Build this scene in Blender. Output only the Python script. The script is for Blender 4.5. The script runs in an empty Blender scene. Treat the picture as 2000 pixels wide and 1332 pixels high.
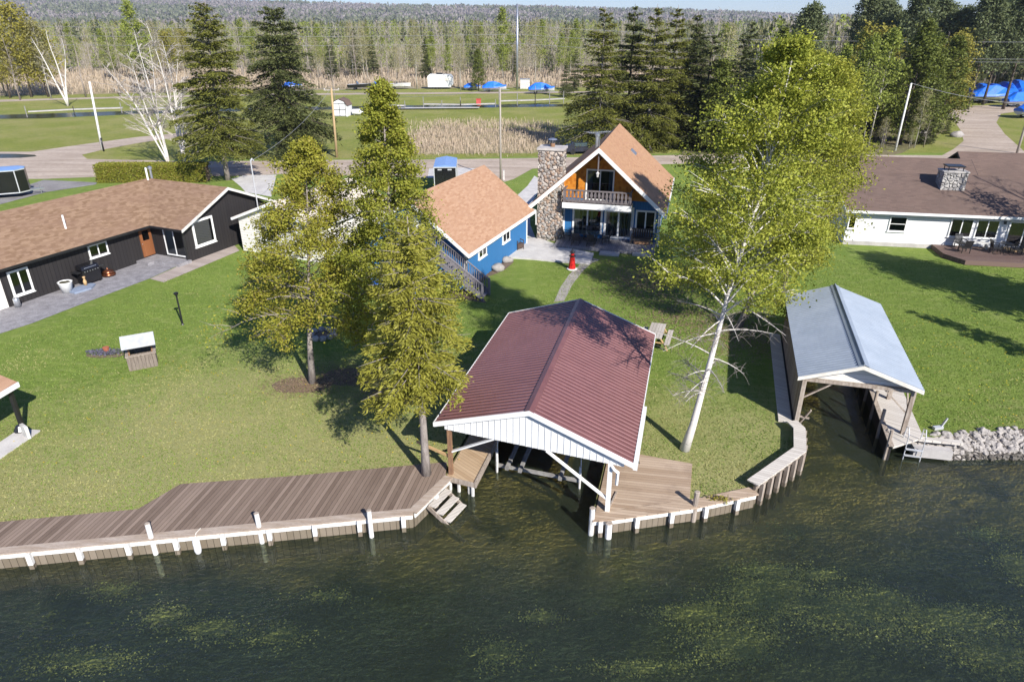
import bpy, math, random
import numpy as np
from mathutils import Vector, Matrix, noise as mnoise
sc = bpy.context.scene
R = math.radians
# ------------------------------------------------------------------ camera, sky, sun, exposure
F, H = 1333.0, 15.0
PITCH = math.atan((666 - 45) / F)
cd = bpy.data.cameras.new('camera'); cam = bpy.data.objects.new('camera', cd)
sc.collection.objects.link(cam); sc.camera = cam
cam.location = (0, 0, H); cam.rotation_euler = (math.pi / 2 - PITCH, 0, 0)
cd.sensor_width = 36; cd.lens = 36 * F / 2000; cd.clip_start = .5; cd.clip_end = 12000
SUN_EL = R(34); SX, SY = .52, -.854
w = bpy.data.worlds.new('World'); sc.world = w; w.use_nodes = True
wn = w.node_tree.nodes; bg = wn['Background']
sky = wn.new('ShaderNodeTexSky'); sky.sky_type = 'NISHITA'; sky.sun_disc = False
sky.sun_elevation = SUN_EL; sky.sun_rotation = math.atan2(SX, SY)
sky.air_density = 1.0; sky.dust_density = .1; sky.ozone_density = 3.0; sky.altitude = 200
tn = wn.new('ShaderNodeMix'); tn.data_type = 'RGBA'; tn.blend_type = 'MULTIPLY'; tn.inputs[0].default_value = 1; tn.inputs[7].default_value = (.62, .74, 1.08, 1)
w.node_tree.links.new(sky.outputs[0], tn.inputs[6]); w.node_tree.links.new(tn.outputs[2], bg.inputs[0]); bg.inputs[1].default_value = .078
sl = bpy.data.lights.new('sun', 'SUN'); sl.energy = 4.7; sl.angle = R(.5); sl.color = (1, .955, .89)
sun = bpy.data.objects.new('sun', sl); sc.collection.objects.link(sun)
sun.rotation_euler = Vector((SX * math.cos(SUN_EL), SY * math.cos(SUN_EL), math.sin(SUN_EL))).to_track_quat('Z', 'Y').to_euler()
sun.location = (20, -30, 60)
sc.view_settings.view_transform = 'Standard'; sc.view_settings.look = 'None'
sc.view_settings.exposure = .9; sc.view_settings.gamma = 1
try:
    sc.cycles.max_bounces = 6; sc.cycles.diffuse_bounces = 3; sc.cycles.glossy_bounces = 3
    sc.cycles.transparent_max_bounces = 12; sc.cycles.transmission_bounces = 3
    sc.cycles.caustics_reflective = False; sc.cycles.caustics_refractive = False
except Exception: pass
rng = np.random.default_rng(7); random.seed(7)
col = sc.collection
cP, sP = math.cos(PITCH), math.sin(PITCH)
def G(px, py, z=0.0):            # survey of the photograph: point of the level plane z seen at a pixel
    u = (px - 1000) / F; v = (666 - py) / F
    d = (u, cP + v * sP, -sP + v * cP); t = (z - H) / d[2]
    return Vector((d[0] * t, d[1] * t, z))
def ZAT(py, D):                  # height of a thing standing at distance D whose top is seen at row py
    v = (666 - py) / F
    return H + D * (-sP + v * cP) / (cP + v * sP)
# ------------------------------------------------------------------ materials
class NT:
    def __init__(s, name):
        s.m = bpy.data.materials.new(name); s.m.use_nodes = True
        s.t = s.m.node_tree; s.t.nodes.clear()
        s.out = s.t.nodes.new('ShaderNodeOutputMaterial')
    def n(s, typ, ins=None, **props):
        nd = s.t.nodes.new('ShaderNode' + typ)
        for k, v in props.items(): setattr(nd, k, v)
        for k, v in (ins or {}).items():
            i = nd.inputs[k]
            if hasattr(v, 'is_output'): s.t.links.new(v, i)
            else:
                if isinstance(v, (tuple, list)) and len(v) == 3 and i.type == 'RGBA': v = (*v, 1)
                i.default_value = v
        return nd
    def math(s, op, a, b=0.0, c=None):
        d = {0: a, 1: b}
        if c is not None: d[2] = c
        return s.n('Math', d, operation=op).outputs[0]
    def mix(s, f, a, b, mode='MIX'):
        nd = s.n('Mix', data_type='RGBA', blend_type=mode)
        for idx, v in ((0, f), (6, a), (7, b)):
            if hasattr(v, 'is_output'): s.t.links.new(v, nd.inputs[idx])
            else: nd.inputs[idx].default_value = (*v, 1) if isinstance(v, (tuple, list)) else v
        return nd.outputs[2]
    def obj(s, stretch=(1, 1, 1)):
        tc = s.n('TexCoord')
        return s.n('Mapping', {0: tc.outputs['Object'], 3: stretch}).outputs[0]
    def noise(s, scale, vec=None, detail=5, rough=.6, dist=0.0):
        return s.n('TexNoise', {'Vector': vec if vec is not None else s.obj(), 'Scale': scale, 'Detail': detail, 'Roughness': rough, 'Distortion': dist}).outputs[0]
    def ramp(s, f, lo, hi):
        return s.n('MapRange', {0: f, 1: lo, 2: hi}).outputs[0]
    def fin(s, color, rough=.8, metal=0.0, spec=.35, bump=None, bstr=.3, bdist=.02, coat=0.0):
        b = s.n('BsdfPrincipled', {'Base Color': color, 'Roughness': rough, 'Metallic': metal, 'Specular IOR Level': spec, 'Coat Weight': coat})
        if bump is not None:
            bp = s.n('Bump', {'Height': bump, 'Strength': bstr, 'Distance': bdist})
            s.t.links.new(bp.outputs[0], b.inputs['Normal'])
        s.t.links.new(b.outputs[0], s.out.inputs[0]); return s.m
def basic(name, c1, c2=None, scale=3, fine=.25, fscale=25, rough=.8, metal=0, spec=.35, bump=.15, stretch=(1, 1, 1), lo=.35, hi=.65, coat=0):
    t = NT(name); c2 = c2 or tuple(x * .8 for x in c1)
    o = t.obj(stretch)
    c = t.mix(t.ramp(t.noise(scale, o), lo, hi), c1, c2)
    fn = t.noise(fscale, o, 4, .7)
    c = t.mix(1.0, c, t.n('CombineColor', {i: t.ramp(fn, .2, .8) for i in range(3)}).outputs[0], 'MULTIPLY') if fine >= 1 else \
        t.mix(fine, c, t.n('CombineColor', {i: t.n('MapRange', {0: fn, 1: .25, 2: .75, 3: 0.0, 4: 1.6}).outputs[0] for i in range(3)}).outputs[0], 'MULTIPLY')
    return t.fin(c, rough, metal, spec, fn, bump, coat=coat)
def planks(name, c1, c2, axis, width, gap=.06, gapc=.35, rough=.8, grain=(1, 1, 1), stain=None, bstr=.4, jitter=1.0):
    t = NT(name); o = t.obj()
    d = t.math('DIVIDE', t.n('VectorMath', {0: o, 1: axis}, operation='DOT_PRODUCT').outputs['Value'], width)
    fl = t.math('FLOOR', d); fr = t.math('FRACT', d)
    r = t.n('TexWhiteNoise', {'W': fl}, noise_dimensions='1D').outputs[0]
    gm = t.n('Mapping', {0: o, 3: grain}).outputs[0]
    gn = t.noise(9, gm, 5, .65, .3)
    f = t.math('ADD', t.math('MULTIPLY', r, .6 * jitter), t.math('MULTIPLY', gn, .4 + .6 * (1 - jitter)))
    c = t.mix(t.ramp(f, .15, .85), c1, c2)
    if stain: c = t.mix(t.math('MULTIPLY', t.ramp(t.noise(.7, o, 4), .5, .7), .6), c, stain)
    g = t.math('LESS_THAN', fr, gap)
    c = t.mix(g, c, tuple(x * gapc for x in c1))  # dark joints between boards, the shade in the grooves painted in with them
    h = t.math('SUBTRACT', t.math('MULTIPLY', gn, .3), g)
    return t.fin(c, rough, 0, .25, h, bstr, .01)
def shingles(name, cs, along, w=.33, h=.14, zk=1.5, rough=.9, blotch=None):
    t = NT(name); o = t.obj(); sp = t.n('SeparateXYZ', {0: o})
    a = sp.outputs[along]; z = t.math('MULTIPLY', sp.outputs[2], zk)
    rw = t.math('DIVIDE', z, h); row = t.math('FLOOR', rw)
    j = t.n('TexWhiteNoise', {'W': row}, noise_dimensions='1D').outputs[0]
    cx = t.math('FLOOR', t.math('ADD', t.math('DIVIDE', a, w), t.math('MULTIPLY', j, 7.0)))
    v = t.n('CombineXYZ', {0: cx, 1: row}).outputs[0]
    r = t.n('TexWhiteNoise', {'Vector': v}, noise_dimensions='3D').outputs[0]
    cr = t.n('ValToRGB', {0: r}); e = cr.color_ramp.elements
    e[0].color = (*cs[0], 1); e[1].color = (*cs[-1], 1)
    for i, c in enumerate(cs[1:-1]): x = cr.color_ramp.elements.new((i + 1) / (len(cs) - 1)); x.color = (*c, 1)
    big = t.noise(.5, o, 4); c = cr.outputs[0]
    if blotch: c = t.mix(t.math('MULTIPLY', t.ramp(big, .4, .65), .55), c, blotch)
    gr = t.noise(60, o, 2)
    c = t.mix(.3, c, t.n('CombineColor', {i: t.ramp(gr, .2, .75) for i in range(3)}).outputs[0], 'MULTIPLY')
    return t.fin(c, rough, 0, .15, t.math('ADD', t.math('MULTIPLY', t.math('FRACT', rw), -1.0), t.math('MULTIPLY', gr, .3)), .5, .012)
def stone(name, scale=4.5, cs=((.5, .45, .4), (.22, .2, .18), (.42, .32, .25), (.6, .56, .5)), mortar=(.22, .2, .18)):
    t = NT(name); o = t.obj()
    wv = t.n('VectorMath', {0: o, 1: t.n('VectorMath', {0: t.n('TexNoise', {'Vector': o, 'Scale': 2.0}).outputs[1], 'Scale': .18}, operation='SCALE').outputs[0]}, operation='ADD').outputs[0]
    v = t.n('TexVoronoi', {'Vector': wv, 'Scale': scale, 'Randomness': .8}); vd = t.n('TexVoronoi', {'Vector': wv, 'Scale': scale, 'Randomness': .8}, feature='DISTANCE_TO_EDGE')
    s1 = t.n('SeparateColor', {0: v.outputs['Color']})
    cr = t.n('ValToRGB', {0: s1.outputs[0]}); e = cr.color_ramp.elements; e[0].color = (*cs[0], 1); e[1].color = (*cs[-1], 1)
    for i, c in enumerate(cs[1:-1]): x = cr.color_ramp.elements.new((i + 1) / (len(cs) - 1)); x.color = (*c, 1)
    c = t.mix(t.math('MULTIPLY', t.noise(14, o), .35), cr.outputs[0], (.25, .22, .2))
    ed = t.ramp(vd.outputs[0], .03, .12); c = t.mix(ed, mortar, c)
    return t.fin(c, .85, 0, .2, t.n('MapRange', {0: vd.outputs[0], 1: 0.0, 2: .22}).outputs[0], 1.0, .09)
def leaf(name, cs, trans=.35, rough=.6):
    t = NT(name); g = t.n('NewGeometry')
    cr = t.n('ValToRGB', {0: g.outputs['Random Per Island']}); e = cr.color_ramp.elements
    e[0].color = (*cs[0], 1); e[1].color = (*cs[-1], 1)
    for i, c in enumerate(cs[1:-1]): x = cr.color_ramp.elements.new((i + 1) / (len(cs) - 1)); x.color = (*c, 1)
    big = t.noise(.9, None, 2)
    c = t.mix(t.math('MULTIPLY', t.ramp(big, .4, .62), .5), cr.outputs[0], cs[0])
    d = t.n('BsdfPrincipled', {'Base Color': c, 'Roughness': rough, 'Specular IOR Level': .25}); tr = t.n('BsdfTranslucent', {0: c})
    mx = t.n('MixShader', {0: trans, 1: d.outputs[0], 2: tr.outputs[0]})
    t.t.links.new(mx.outputs[0], t.out.inputs[0]); return t.m
def glass(name='window_glass', tint=(.35, .4, .42)):
    t = NT(name); f = t.n('Fresnel', {0: 1.5}).outputs[0]
    f = t.math('ADD', f, .06)
    a = t.n('BsdfTransparent', {0: tint}); b = t.n('BsdfGlossy', {0: (.9, .95, 1), 1: .02})
    mx = t.n('MixShader', {0: f, 1: a.outputs[0], 2: b.outputs[0]}); t.t.links.new(mx.outputs[0], t.out.inputs[0]); return t.m
def grassmat(name, g1, g2, dry, drylo=.5, dryhi=.75, gradient=False, grain=1.0, soil=None):
    t = NT(name); o = t.obj()
    n1 = t.noise(.35, o, 6, .65); n2 = t.noise(2.2, t.obj((1, 1.6, 1)), 6, .7); n3 = t.noise(9, o, 4, .8); n4 = t.noise(42, o, 3, .8)
    f = t.math('ADD', t.math('MULTIPLY', n1, .45), t.math('MULTIPLY', n2, .55))
    c = t.mix(t.ramp(f, .36, .62), g1, g2)
    c = t.mix(t.math('MULTIPLY', t.ramp(t.noise(.9, t.obj((1, 2.2, 1)), 6, .7), .52, .7), .35), c, tuple(x * 1.25 for x in dry))
    dn = t.math('ADD', t.math('MULTIPLY', t.noise(.13, o, 5, .6), .6), t.math('MULTIPLY', n2, .4))
    if gradient:   # trampled dry sward along the old seawall, lush up by the houses
        sp = t.n('SeparateXYZ', {0: o})
        gx = t.n('MapRange', {0: sp.outputs[1], 1: 20.0, 2: 36.0, 3: .30, 4: -.10}).outputs[0]
        gr = t.n('MapRange', {0: sp.outputs[0], 1: 4.0, 2: 12.0, 3: 0.0, 4: -.16}).outputs[0]
        gl = t.n('MapRange', {0: sp.outputs[0], 1: -15.0, 2: -21.0, 3: 0.0, 4: -.12}).outputs[0]
        dn = t.math('ADD', t.math('ADD', dn, gx), t.math('ADD', gr, gl))
    c = t.mix(t.math('MULTIPLY', t.ramp(dn, drylo, dryhi), .85), c, dry)
    c = t.mix(t.math('MULTIPLY', t.ramp(n3, .5, .72), .28), c, tuple(x * 1.2 for x in dry))
    c = t.mix(t.math('MULTIPLY', t.ramp(n4, .45, .7), .6 * grain), c, tuple(x * .5 for x in g1))
    if soil: c = t.mix(t.ramp(t.noise(.6, o, 6, .7), .58, .68), c, soil)
    return t.fin(c, .95, 0, .1, t.math('ADD', n4, n3), .8, .06)
M = {}
M['white'] = basic('white_paint', (.78, .78, .76), (.7, .7, .68), 2, .08, 30, .5, bump=.03)
M['oldwhite'] = basic('worn_white_paint', (.62, .61, .58), (.36, .34, .3), 2.5, .35, 22, .75, bump=.15, lo=.45, hi=.75)
M['whitewash'] = basic('weathered_whitewash', (.74, .73, .7), (.34, .32, .28), 5, .3, 30, .8, bump=.2, lo=.5, hi=.8)
M['black'] = basic('black_metal', (.012, .012, .014), (.02, .02, .022), 4, .1, 30, .35, spec=.5, bump=.03)
M['satin'] = basic('black_satin_panel', (.008, .008, .01), (.012, .012, .013), 2, .1, 20, .18, spec=.6, bump=.0)
M['steel'] = basic('galvanised_steel', (.55, .57, .6), (.45, .47, .5), 5, .15, 30, .35, .8, bump=.05)
M['alu'] = basic('white_aluminium', (.58, .59, .6), (.48, .49, .5), 5, .1, 30, .35, .3, bump=.02)
M['copper'] = basic('beaten_copper', (.45, .17, .08), (.25, .1, .06), 7, .2, 30, .28, .9, bump=.15)
M['greywood'] = planks('weathered_grey_wood', (.34, .3, .26), (.5, .46, .41), (1, 0, 0), 50, 0, 1, grain=(1, 1, 1), bstr=.3)
M['postwood'] = basic('weathered_post_wood', (.42, .36, .3), (.24, .19, .15), 3, .4, 40, .85, stretch=(4, 4, .6), bump=.3)
M['brownwood'] = basic('stained_brown_wood', (.3, .17, .09), (.18, .1, .06), 4, .35, 30, .8, stretch=(4, 4, .8), bump=.25)
M['bunk'] = basic('grey_bunk_wood', (.3, .29, .27), (.2, .19, .18), 4, .3, 30, .8, bump=.2)
M['concrete'] = basic('concrete', (.5, .47, .44), (.36, .34, .32), 1.3, .25, 30, .9, bump=.15)
M['patio'] = basic('grey_stamped_concrete', (.3, .29, .3), (.2, .19, .2), 2.2, .4, 14, .8, bump=.3)
M['slab'] = basic('pale_concrete_slab', (.55, .53, .5), (.44, .42, .4), 1.2, .2, 25, .9, bump=.1)
M['gravel'] = basic('gravel_road', (.48, .4, .33), (.34, .275, .22), .35, .4, 5, .95, spec=.05, bump=.35, stretch=(.35, 1.8, 1))
M['asphalt'] = basic('grey_asphalt', (.2, .19, .19), (.28, .27, .26), .6, .3, 12, .95, spec=.05, bump=.2)
M['mulch'] = basic('bark_mulch', (.13, .085, .06), (.2, .15, .11), 3, .7, 25, .95, bump=.8)
M['dirt'] = basic('leaf_litter', (.17, .125, .08), (.1, .085, .045), 1.1, .5, 9, .95, bump=.6)
M['rock'] = basic('field_stone', (.42, .38, .34), (.28, .26, .24), 2, .35, 12, .85, bump=.35)
M['rockdark'] = basic('wet_field_stone', (.14, .12, .1), (.08, .075, .06), 2, .35, 12, .5, bump=.35)
M['rockpale'] = basic('pale_field_stone', (.37, .34, .31), (.26, .24, .22), 2, .3, 12, .85, bump=.35)
M['glass'] = glass(); M['dark'] = basic('dark_interior', (.012, .013, .015), None, 3, .1, 10, .9)
M['curtain'] = planks('white_vertical_blind', (.72, .72, .7), (.5, .5, .5), (1, 0, 0), .13, .25, .35)
M['bluecurtain'] = planks('blue_curtain', (.16, .25, .45), (.1, .17, .34), (1, 0, 0), .09, .3, .6)
M['bluewall'] = planks('blue_board_siding', (.028, .135, .32), (.033, .155, .36), (1, 1, 0), .2, .07, .45, .6, jitter=.5)
M['blackwall'] = planks('black_board_siding', (.021, .019, .02), (.03, .027, .027), (1, 1, 0), .25, .1, .3, .6, jitter=.6)
M['lap'] = planks('white_lap_siding', (.72, .72, .72), (.68, .68, .68), (0, 0, 1), .2, .12, .6, .55, jitter=.3)
M['cream'] = planks('cream_lap_siding', (.76, .73, .67), (.71, .68, .63), (0, 0, 1), .2, .12, .6, .6, jitter=.3)
M['amber'] = shingles('amber_cedar_shakes', ((.55, .19, .02), (.62, .25, .035), (.42, .13, .015)), 0, .17, .2, 1.0, .7)
M['rooftan'] = shingles('tan_asphalt_shingles', ((.35, .2, .122), (.40, .235, .147), (.455, .285, .185), (.37, .215, .132)), 0, .33, .14, 1.9, blotch=(.40, .245, .16))
M['roofchalet'] = shingles('brown_asphalt_shingles', ((.34, .19, .11), (.42, .25, .145), (.38, .21, .13)), 1, .4, .16, 1.5, blotch=(.42, .25, .15))
M['roofbrown'] = shingles('old_brown_shingles', ((.14, .098, .08), (.18, .127, .103), (.16, .11, .09)), 0, .4, .15, 3.0, blotch=(.125, .09, .075))
M['roofblack'] = shingles('mottled_tan_shingles', ((.2, .122, .072), (.255, .162, .1), (.33, .22, .142), (.225, .14, .087)), 1, .3, .13, 2.6, blotch=(.255, .16, .11))
M['roofwing'] = shingles('mottled_tan_shingles_of_wing', ((.2, .122, .072), (.255, .162, .1), (.33, .22, .142), (.225, .14, .087)), 0, .3, .13, 2.6, blotch=(.255, .16, .11))
M['roofcream'] = shingles('pale_cream_shingles', ((.62, .54, .44), (.7, .62, .52), (.66, .58, .48)), 0, .5, .16, 2.6)
M['redmetal'] = basic('maroon_painted_metal', (.145, .06, .058), (.165, .072, .068), .6, .2, 2, .42, spec=.5, bump=.01)
M['greymetal'] = basic('zinc_roof_sheet', (.28, .325, .38), (.33, .375, .43), .7, .1, 3, .42, .25, spec=.5, bump=.01)
M['boardwalk'] = planks('brown_deck_boards', (.13, .092, .068), (.265, .2, .155), (.97, -.17, 0), .142, .09, .35, .8, (.5, .12, 1), (.2, .15, .115))
M['deckR'] = planks('sunbleached_deck_boards', (.3, .215, .145), (.45, .35, .26), (.17, .97, 0), .142, .07, .35, .8, (.15, 1.4, 1), (.2, .14, .1))
M['dockboards'] = planks('tan_dock_boards', (.36, .25, .15), (.46, .34, .22), (.42, .9, 0), .142, .07, .4, .8, (.3, 1, 1), (.25, .17, .1))
M['walkboards'] = planks('silvered_dock_boards', (.46, .42, .37), (.58, .54, .48), (.42, .9, 0), .142, .08, .45, .8, (.3, 1, 1))
M['greydeck'] = planks('grey_painted_deck', (.17, .165, .18), (.24, .23, .245), (1, 0, 0), .14, .08, .4, .7, (1, .2, 1))
M['browndeck'] = planks('dark_brown_deck', (.11, .07, .06), (.16, .11, .09), (0, 1, 0), .14, .08, .4, .75, (.2, 1, 1))
M['pavers'] = planks('mauve_pavers', (.3, .25, .22), (.4, .34, .3), (.4, .9, 0), .2, .06, .7, .9, (1, 1, 1))
M['wallplank'] = planks('old_vertical_planks', (.24, .16, .1), (.4, .31, .22), (0, 1, 0), .2, .1, .25, .85, (1, 1, .15))
M['seaplank'] = planks('tide_stained_planks', (.15, .12, .085), (.23, .19, .145), (1, 1, 0), .24, .08, .3, .85, (1, 1, .3), (.15, .13, .09))
M['greyrail'] = basic('grey_stained_rail', (.16, .15, .165), (.22, .205, .22), 4, .2, 25, .7, bump=.1)
M['railgrey'] = basic('weathered_balcony_wood', (.1, .085, .09), (.17, .15, .15), 4, .3, 25, .75, bump=.15)
M['wicker'] = basic('dark_wicker', (.055, .035, .028), (.1, .07, .055), 20, .5, 60, .7, bump=.5)
M['patiofurn'] = basic('dark_patio_metal', (.03, .027, .027), (.05, .045, .045), 10, .3, 40, .5, bump=.1)
M['tabletop'] = basic('green_glass_tabletop', (.05, .08, .09), (.04, .06, .07), 3, .1, 20, .12, spec=.7, bump=0)
M['red'] = basic('red_paint', (.55, .018, .016), (.48, .015, .014), 3, .1, 20, .4, bump=.02)
M['tarp'] = basic('blue_shrink_wrap', (.012, .12, .62), (.018, .16, .72), 1.5, .15, 6, .28, spec=.5, bump=.25)
M['tarpdark'] = basic('blue_chair_fabric', (.02, .14, .5), None, 3, .1, 20, .6)
M['slate'] = basic('blue_grey_slate', (.24, .29, .38), (.2, .24, .32), 4, .2, 25, .7, bump=.1)
M['planter'] = basic('white_glazed_pot', (.75, .75, .73), None, 2, .05, 20, .4, bump=.02)
M['soil'] = basic('planter_soil', (.09, .07, .045), (.05, .06, .03), 12, .4, 40, .95)
M['tan'] = basic('tan_plastic', (.5, .33, .16), None, 4, .1, 20, .6)
M['doorwood'] = planks('varnished_brown_door', (.2, .075, .03), (.26, .105, .045), (1, 1, 0), .12, .06, .5, .45, (1, 1, .2))
M['utility'] = basic('weathered_pole_wood', (.4, .36, .31), (.3, .26, .22), 2, .3, 20, .9, stretch=(4, 4, .3), bump=.2)
M['tanpole'] = basic('tan_pole_wood', (.46, .33, .18), (.36, .26, .14), 2, .25, 20, .9, stretch=(4, 4, .3), bump=.2)
M['wire'] = basic('aluminium_cable', (.34, .34, .36), None, 2, .05, 20, .7, .2)
M['plastic'] = basic('cream_plastic', (.72, .68, .6), None, 3, .1, 20, .5)
M['tyre'] = basic('black_rubber', (.015, .015, .015), None, 3, .1, 20, .8)
M['blueroof'] = basic('white_trailer_roof_sheet', (.2, .33, .58), (.23, .36, .62), 1, .08, 5, .35, .2, spec=.5, bump=.02)
M['birch'] = None
def birchbark(name, base=(.63, .6, .56), mark=(.06, .05, .045), k=.62):
    t = NT(name); o = t.obj((1.2, 1.2, 5)); n = t.noise(3.0, o, 5, .7)
    c = t.mix(t.ramp(n, k - .04, k + .05), base, mark)
    c = t.mix(t.math('MULTIPLY', t.noise(1.2, t.obj(), 3), .35), c, (.5, .44, .36))
    return t.fin(c, .75, 0, .25, n, .3, .02)
M['birch'] = birchbark('white_birch_bark')
M['greybark'] = basic('grey_bark', (.33, .29, .26), (.2, .17, .15), 3, .45, 20, .9, stretch=(3, 3, .7), bump=.7)
M['darkbark'] = basic('dark_bark', (.13, .1, .08), (.08, .065, .05), 3, .45, 20, .9, stretch=(3, 3, .7), bump=.7)
M['twig'] = basic('bare_twig', (.26, .22, .19), (.36, .31, .27), 1, .3, 9, .9, bump=.2)
M['paletrunk'] = basic('pale_aspen_bark', (.5, .47, .4), (.34, .31, .25), 1.5, .35, 9, .85, bump=.2)
M['leafbirch'] = leaf('young_birch_leaf', ((.22, .255, .032), (.34, .365, .045), (.44, .44, .07), (.27, .305, .038)))
M['leafback'] = leaf('yellow_green_leaf', ((.2, .225, .028), (.32, .33, .04), (.41, .395, .055), (.25, .27, .035)))
M['leafcedar'] = leaf('yellow_cedar_spray', ((.23, .23, .028), (.37, .355, .045), (.29, .29, .036), (.33, .26, .055)))
M['leafcedar2'] = leaf('green_cedar_spray', ((.2, .22, .028), (.32, .335, .042), (.26, .275, .034), (.34, .3, .055)))
M['leaflarch'] = leaf('pale_spruce_needles', ((.23, .225, .035), (.36, .345, .055), (.29, .285, .04), (.4, .37, .08)))
M['needle'] = leaf('dark_spruce_needles', ((.065, .08, .028), (.11, .125, .04), (.15, .165, .05), (.09, .1, .033)), .28)
M['needleolive'] = leaf('olive_spruce_needles', ((.1, .11, .022), (.17, .175, .032), (.22, .22, .04), (.13, .14, .028)), .3)  # olive is the own needle colour of these spruces
M['pine'] = leaf('blue_green_pine_needles', ((.1, .125, .055), (.165, .19, .08), (.13, .155, .065)), .3)
M['aspenleaf'] = leaf('fresh_aspen_leaf', ((.2, .24, .045), (.3, .34, .065), (.24, .28, .055)))
M['budleaf'] = leaf('budding_twigs', ((.26, .235, .11), (.34, .32, .14), (.3, .27, .16)))
M['yellowleaf'] = leaf('yellow_willow_leaf', ((.25, .225, .04), (.34, .3, .055), (.27, .25, .05)))
M['cedardark'] = leaf('dark_cedar_spray', ((.08, .1, .018), (.13, .155, .026), (.17, .19, .032)), .25)
M['hedgeleaf'] = leaf('clipped_cedar_hedge', ((.16, .18, .02), (.24, .26, .03), (.3, .28, .04), (.22, .16, .05)), .3)
M['reed'] = leaf('dry_reed', ((.42, .33, .23), (.55, .45, .33), (.48, .395, .3)), .3)
M['flower'] = leaf('dandelion_yellow', ((.7, .5, .02), (.75, .58, .03)), .2)
M['lawn'] = grassmat('lawn_grass', (.125, .2, .033), (.225, .295, .06), (.39, .36, .16), .47, .72, True)
M['field'] = grassmat('field_grass', (.15, .19, .035), (.25, .27, .055), (.36, .31, .14), .45, .66)
M['marsh'] = basic('marsh_ground', (.36, .29, .19), (.25, .22, .12), .12, .5, 2.5, .95, spec=.03, bump=.6, stretch=(.6, 1, 1))
M['forestfloor'] = basic('forest_floor', (.2, .165, .1), (.15, .15, .07), .15, .5, 2.5, .95, spec=.03, bump=.6)
M['hill'] = basic('bare_wooded_hill', (.215, .195, .19), (.15, .165, .12), .012, .5, .06, .95, spec=.0, bump=.3, stretch=(1, .4, 2), lo=.42, hi=.65)
def watermat(name, tint, rip=1.0, sx=(1.0, 1.8, 1), refl=1.0, turbid=.14):
    t = NT(name); o = t.obj(sx)
    n1 = t.noise(3.6, o, 2, .5, .6); n2 = t.noise(10, t.obj((1.1, 1.7, 1)), 2, .5, .8); n0 = t.noise(.5, o, 2)
    h = t.math('ADD', t.math('MULTIPLY', n1, 1.0), t.math('MULTIPLY', n2, .5))
    h = t.math('MULTIPLY', h, t.n('MapRange', {0: n0, 1: .3, 2: .7, 3: .4, 4: 1.3}).outputs[0])
    bp = t.n('Bump', {'Height': h, 'Strength': .52 * rip, 'Distance': .07})
    f = t.math('MULTIPLY', t.n('Fresnel', {0: 1.33, 1: bp.outputs[0]}).outputs[0], refl)
    a = t.n('BsdfTransparent', {0: tint}); b = t.n('BsdfGlossy', {0: (1, 1, 1), 1: .03, 'Normal': bp.outputs[0]})
    a = t.n('MixShader', {0: turbid, 1: a.outputs[0], 2: t.n('BsdfDiffuse', {0: (.10, .13, .085), 'Normal': bp.outputs[0]}).outputs[0]})
    mx = t.n('MixShader', {0: f, 1: a.outputs[0], 2: b.outputs[0]})
    t.t.links.new(mx.outputs[0], t.out.inputs[0]); return t.m
M['water'] = watermat('lake_water', (.78, .82, .62))
M['canal'] = watermat('canal_water', (.3, .3, .25), .25, refl=.45)
def bedmat():
    t = NT('weedy_lake_bed'); o = t.obj(); sp = t.n('SeparateXYZ', {0: o})
    n = t.noise(.32, o, 6, .62, .4); fn = t.noise(5, o, 5, .75); f2 = t.noise(22, o, 3, .7)
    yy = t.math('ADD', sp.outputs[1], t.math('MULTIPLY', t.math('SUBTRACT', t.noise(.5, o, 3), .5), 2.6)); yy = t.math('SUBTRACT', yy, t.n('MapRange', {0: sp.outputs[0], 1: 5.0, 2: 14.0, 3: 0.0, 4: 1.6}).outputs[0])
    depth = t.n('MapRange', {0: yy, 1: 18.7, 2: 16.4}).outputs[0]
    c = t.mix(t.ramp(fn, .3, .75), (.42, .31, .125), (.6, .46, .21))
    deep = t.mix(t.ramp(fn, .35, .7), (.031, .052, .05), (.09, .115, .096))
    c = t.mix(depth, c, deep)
    pale = t.mix(t.ramp(f2, .3, .7), (.17, .19, .065), (.36, .36, .14))
    rightp = t.n('MapRange', {0: sp.outputs[0], 1: -3.0, 2: 6.0, 3: -.05, 4: .09}).outputs[0]
    c = t.mix(t.math('MULTIPLY', t.math('MULTIPLY', t.ramp(t.math('ADD', n, rightp), .53, .61), t.ramp(fn, .25, .6)), .3), c, pale)
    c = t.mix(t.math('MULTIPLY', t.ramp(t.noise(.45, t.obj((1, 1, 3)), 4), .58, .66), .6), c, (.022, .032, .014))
    return t.fin(c, .95, 0, .1, fn, .6, .1)
M['bed'] = bedmat()
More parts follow.
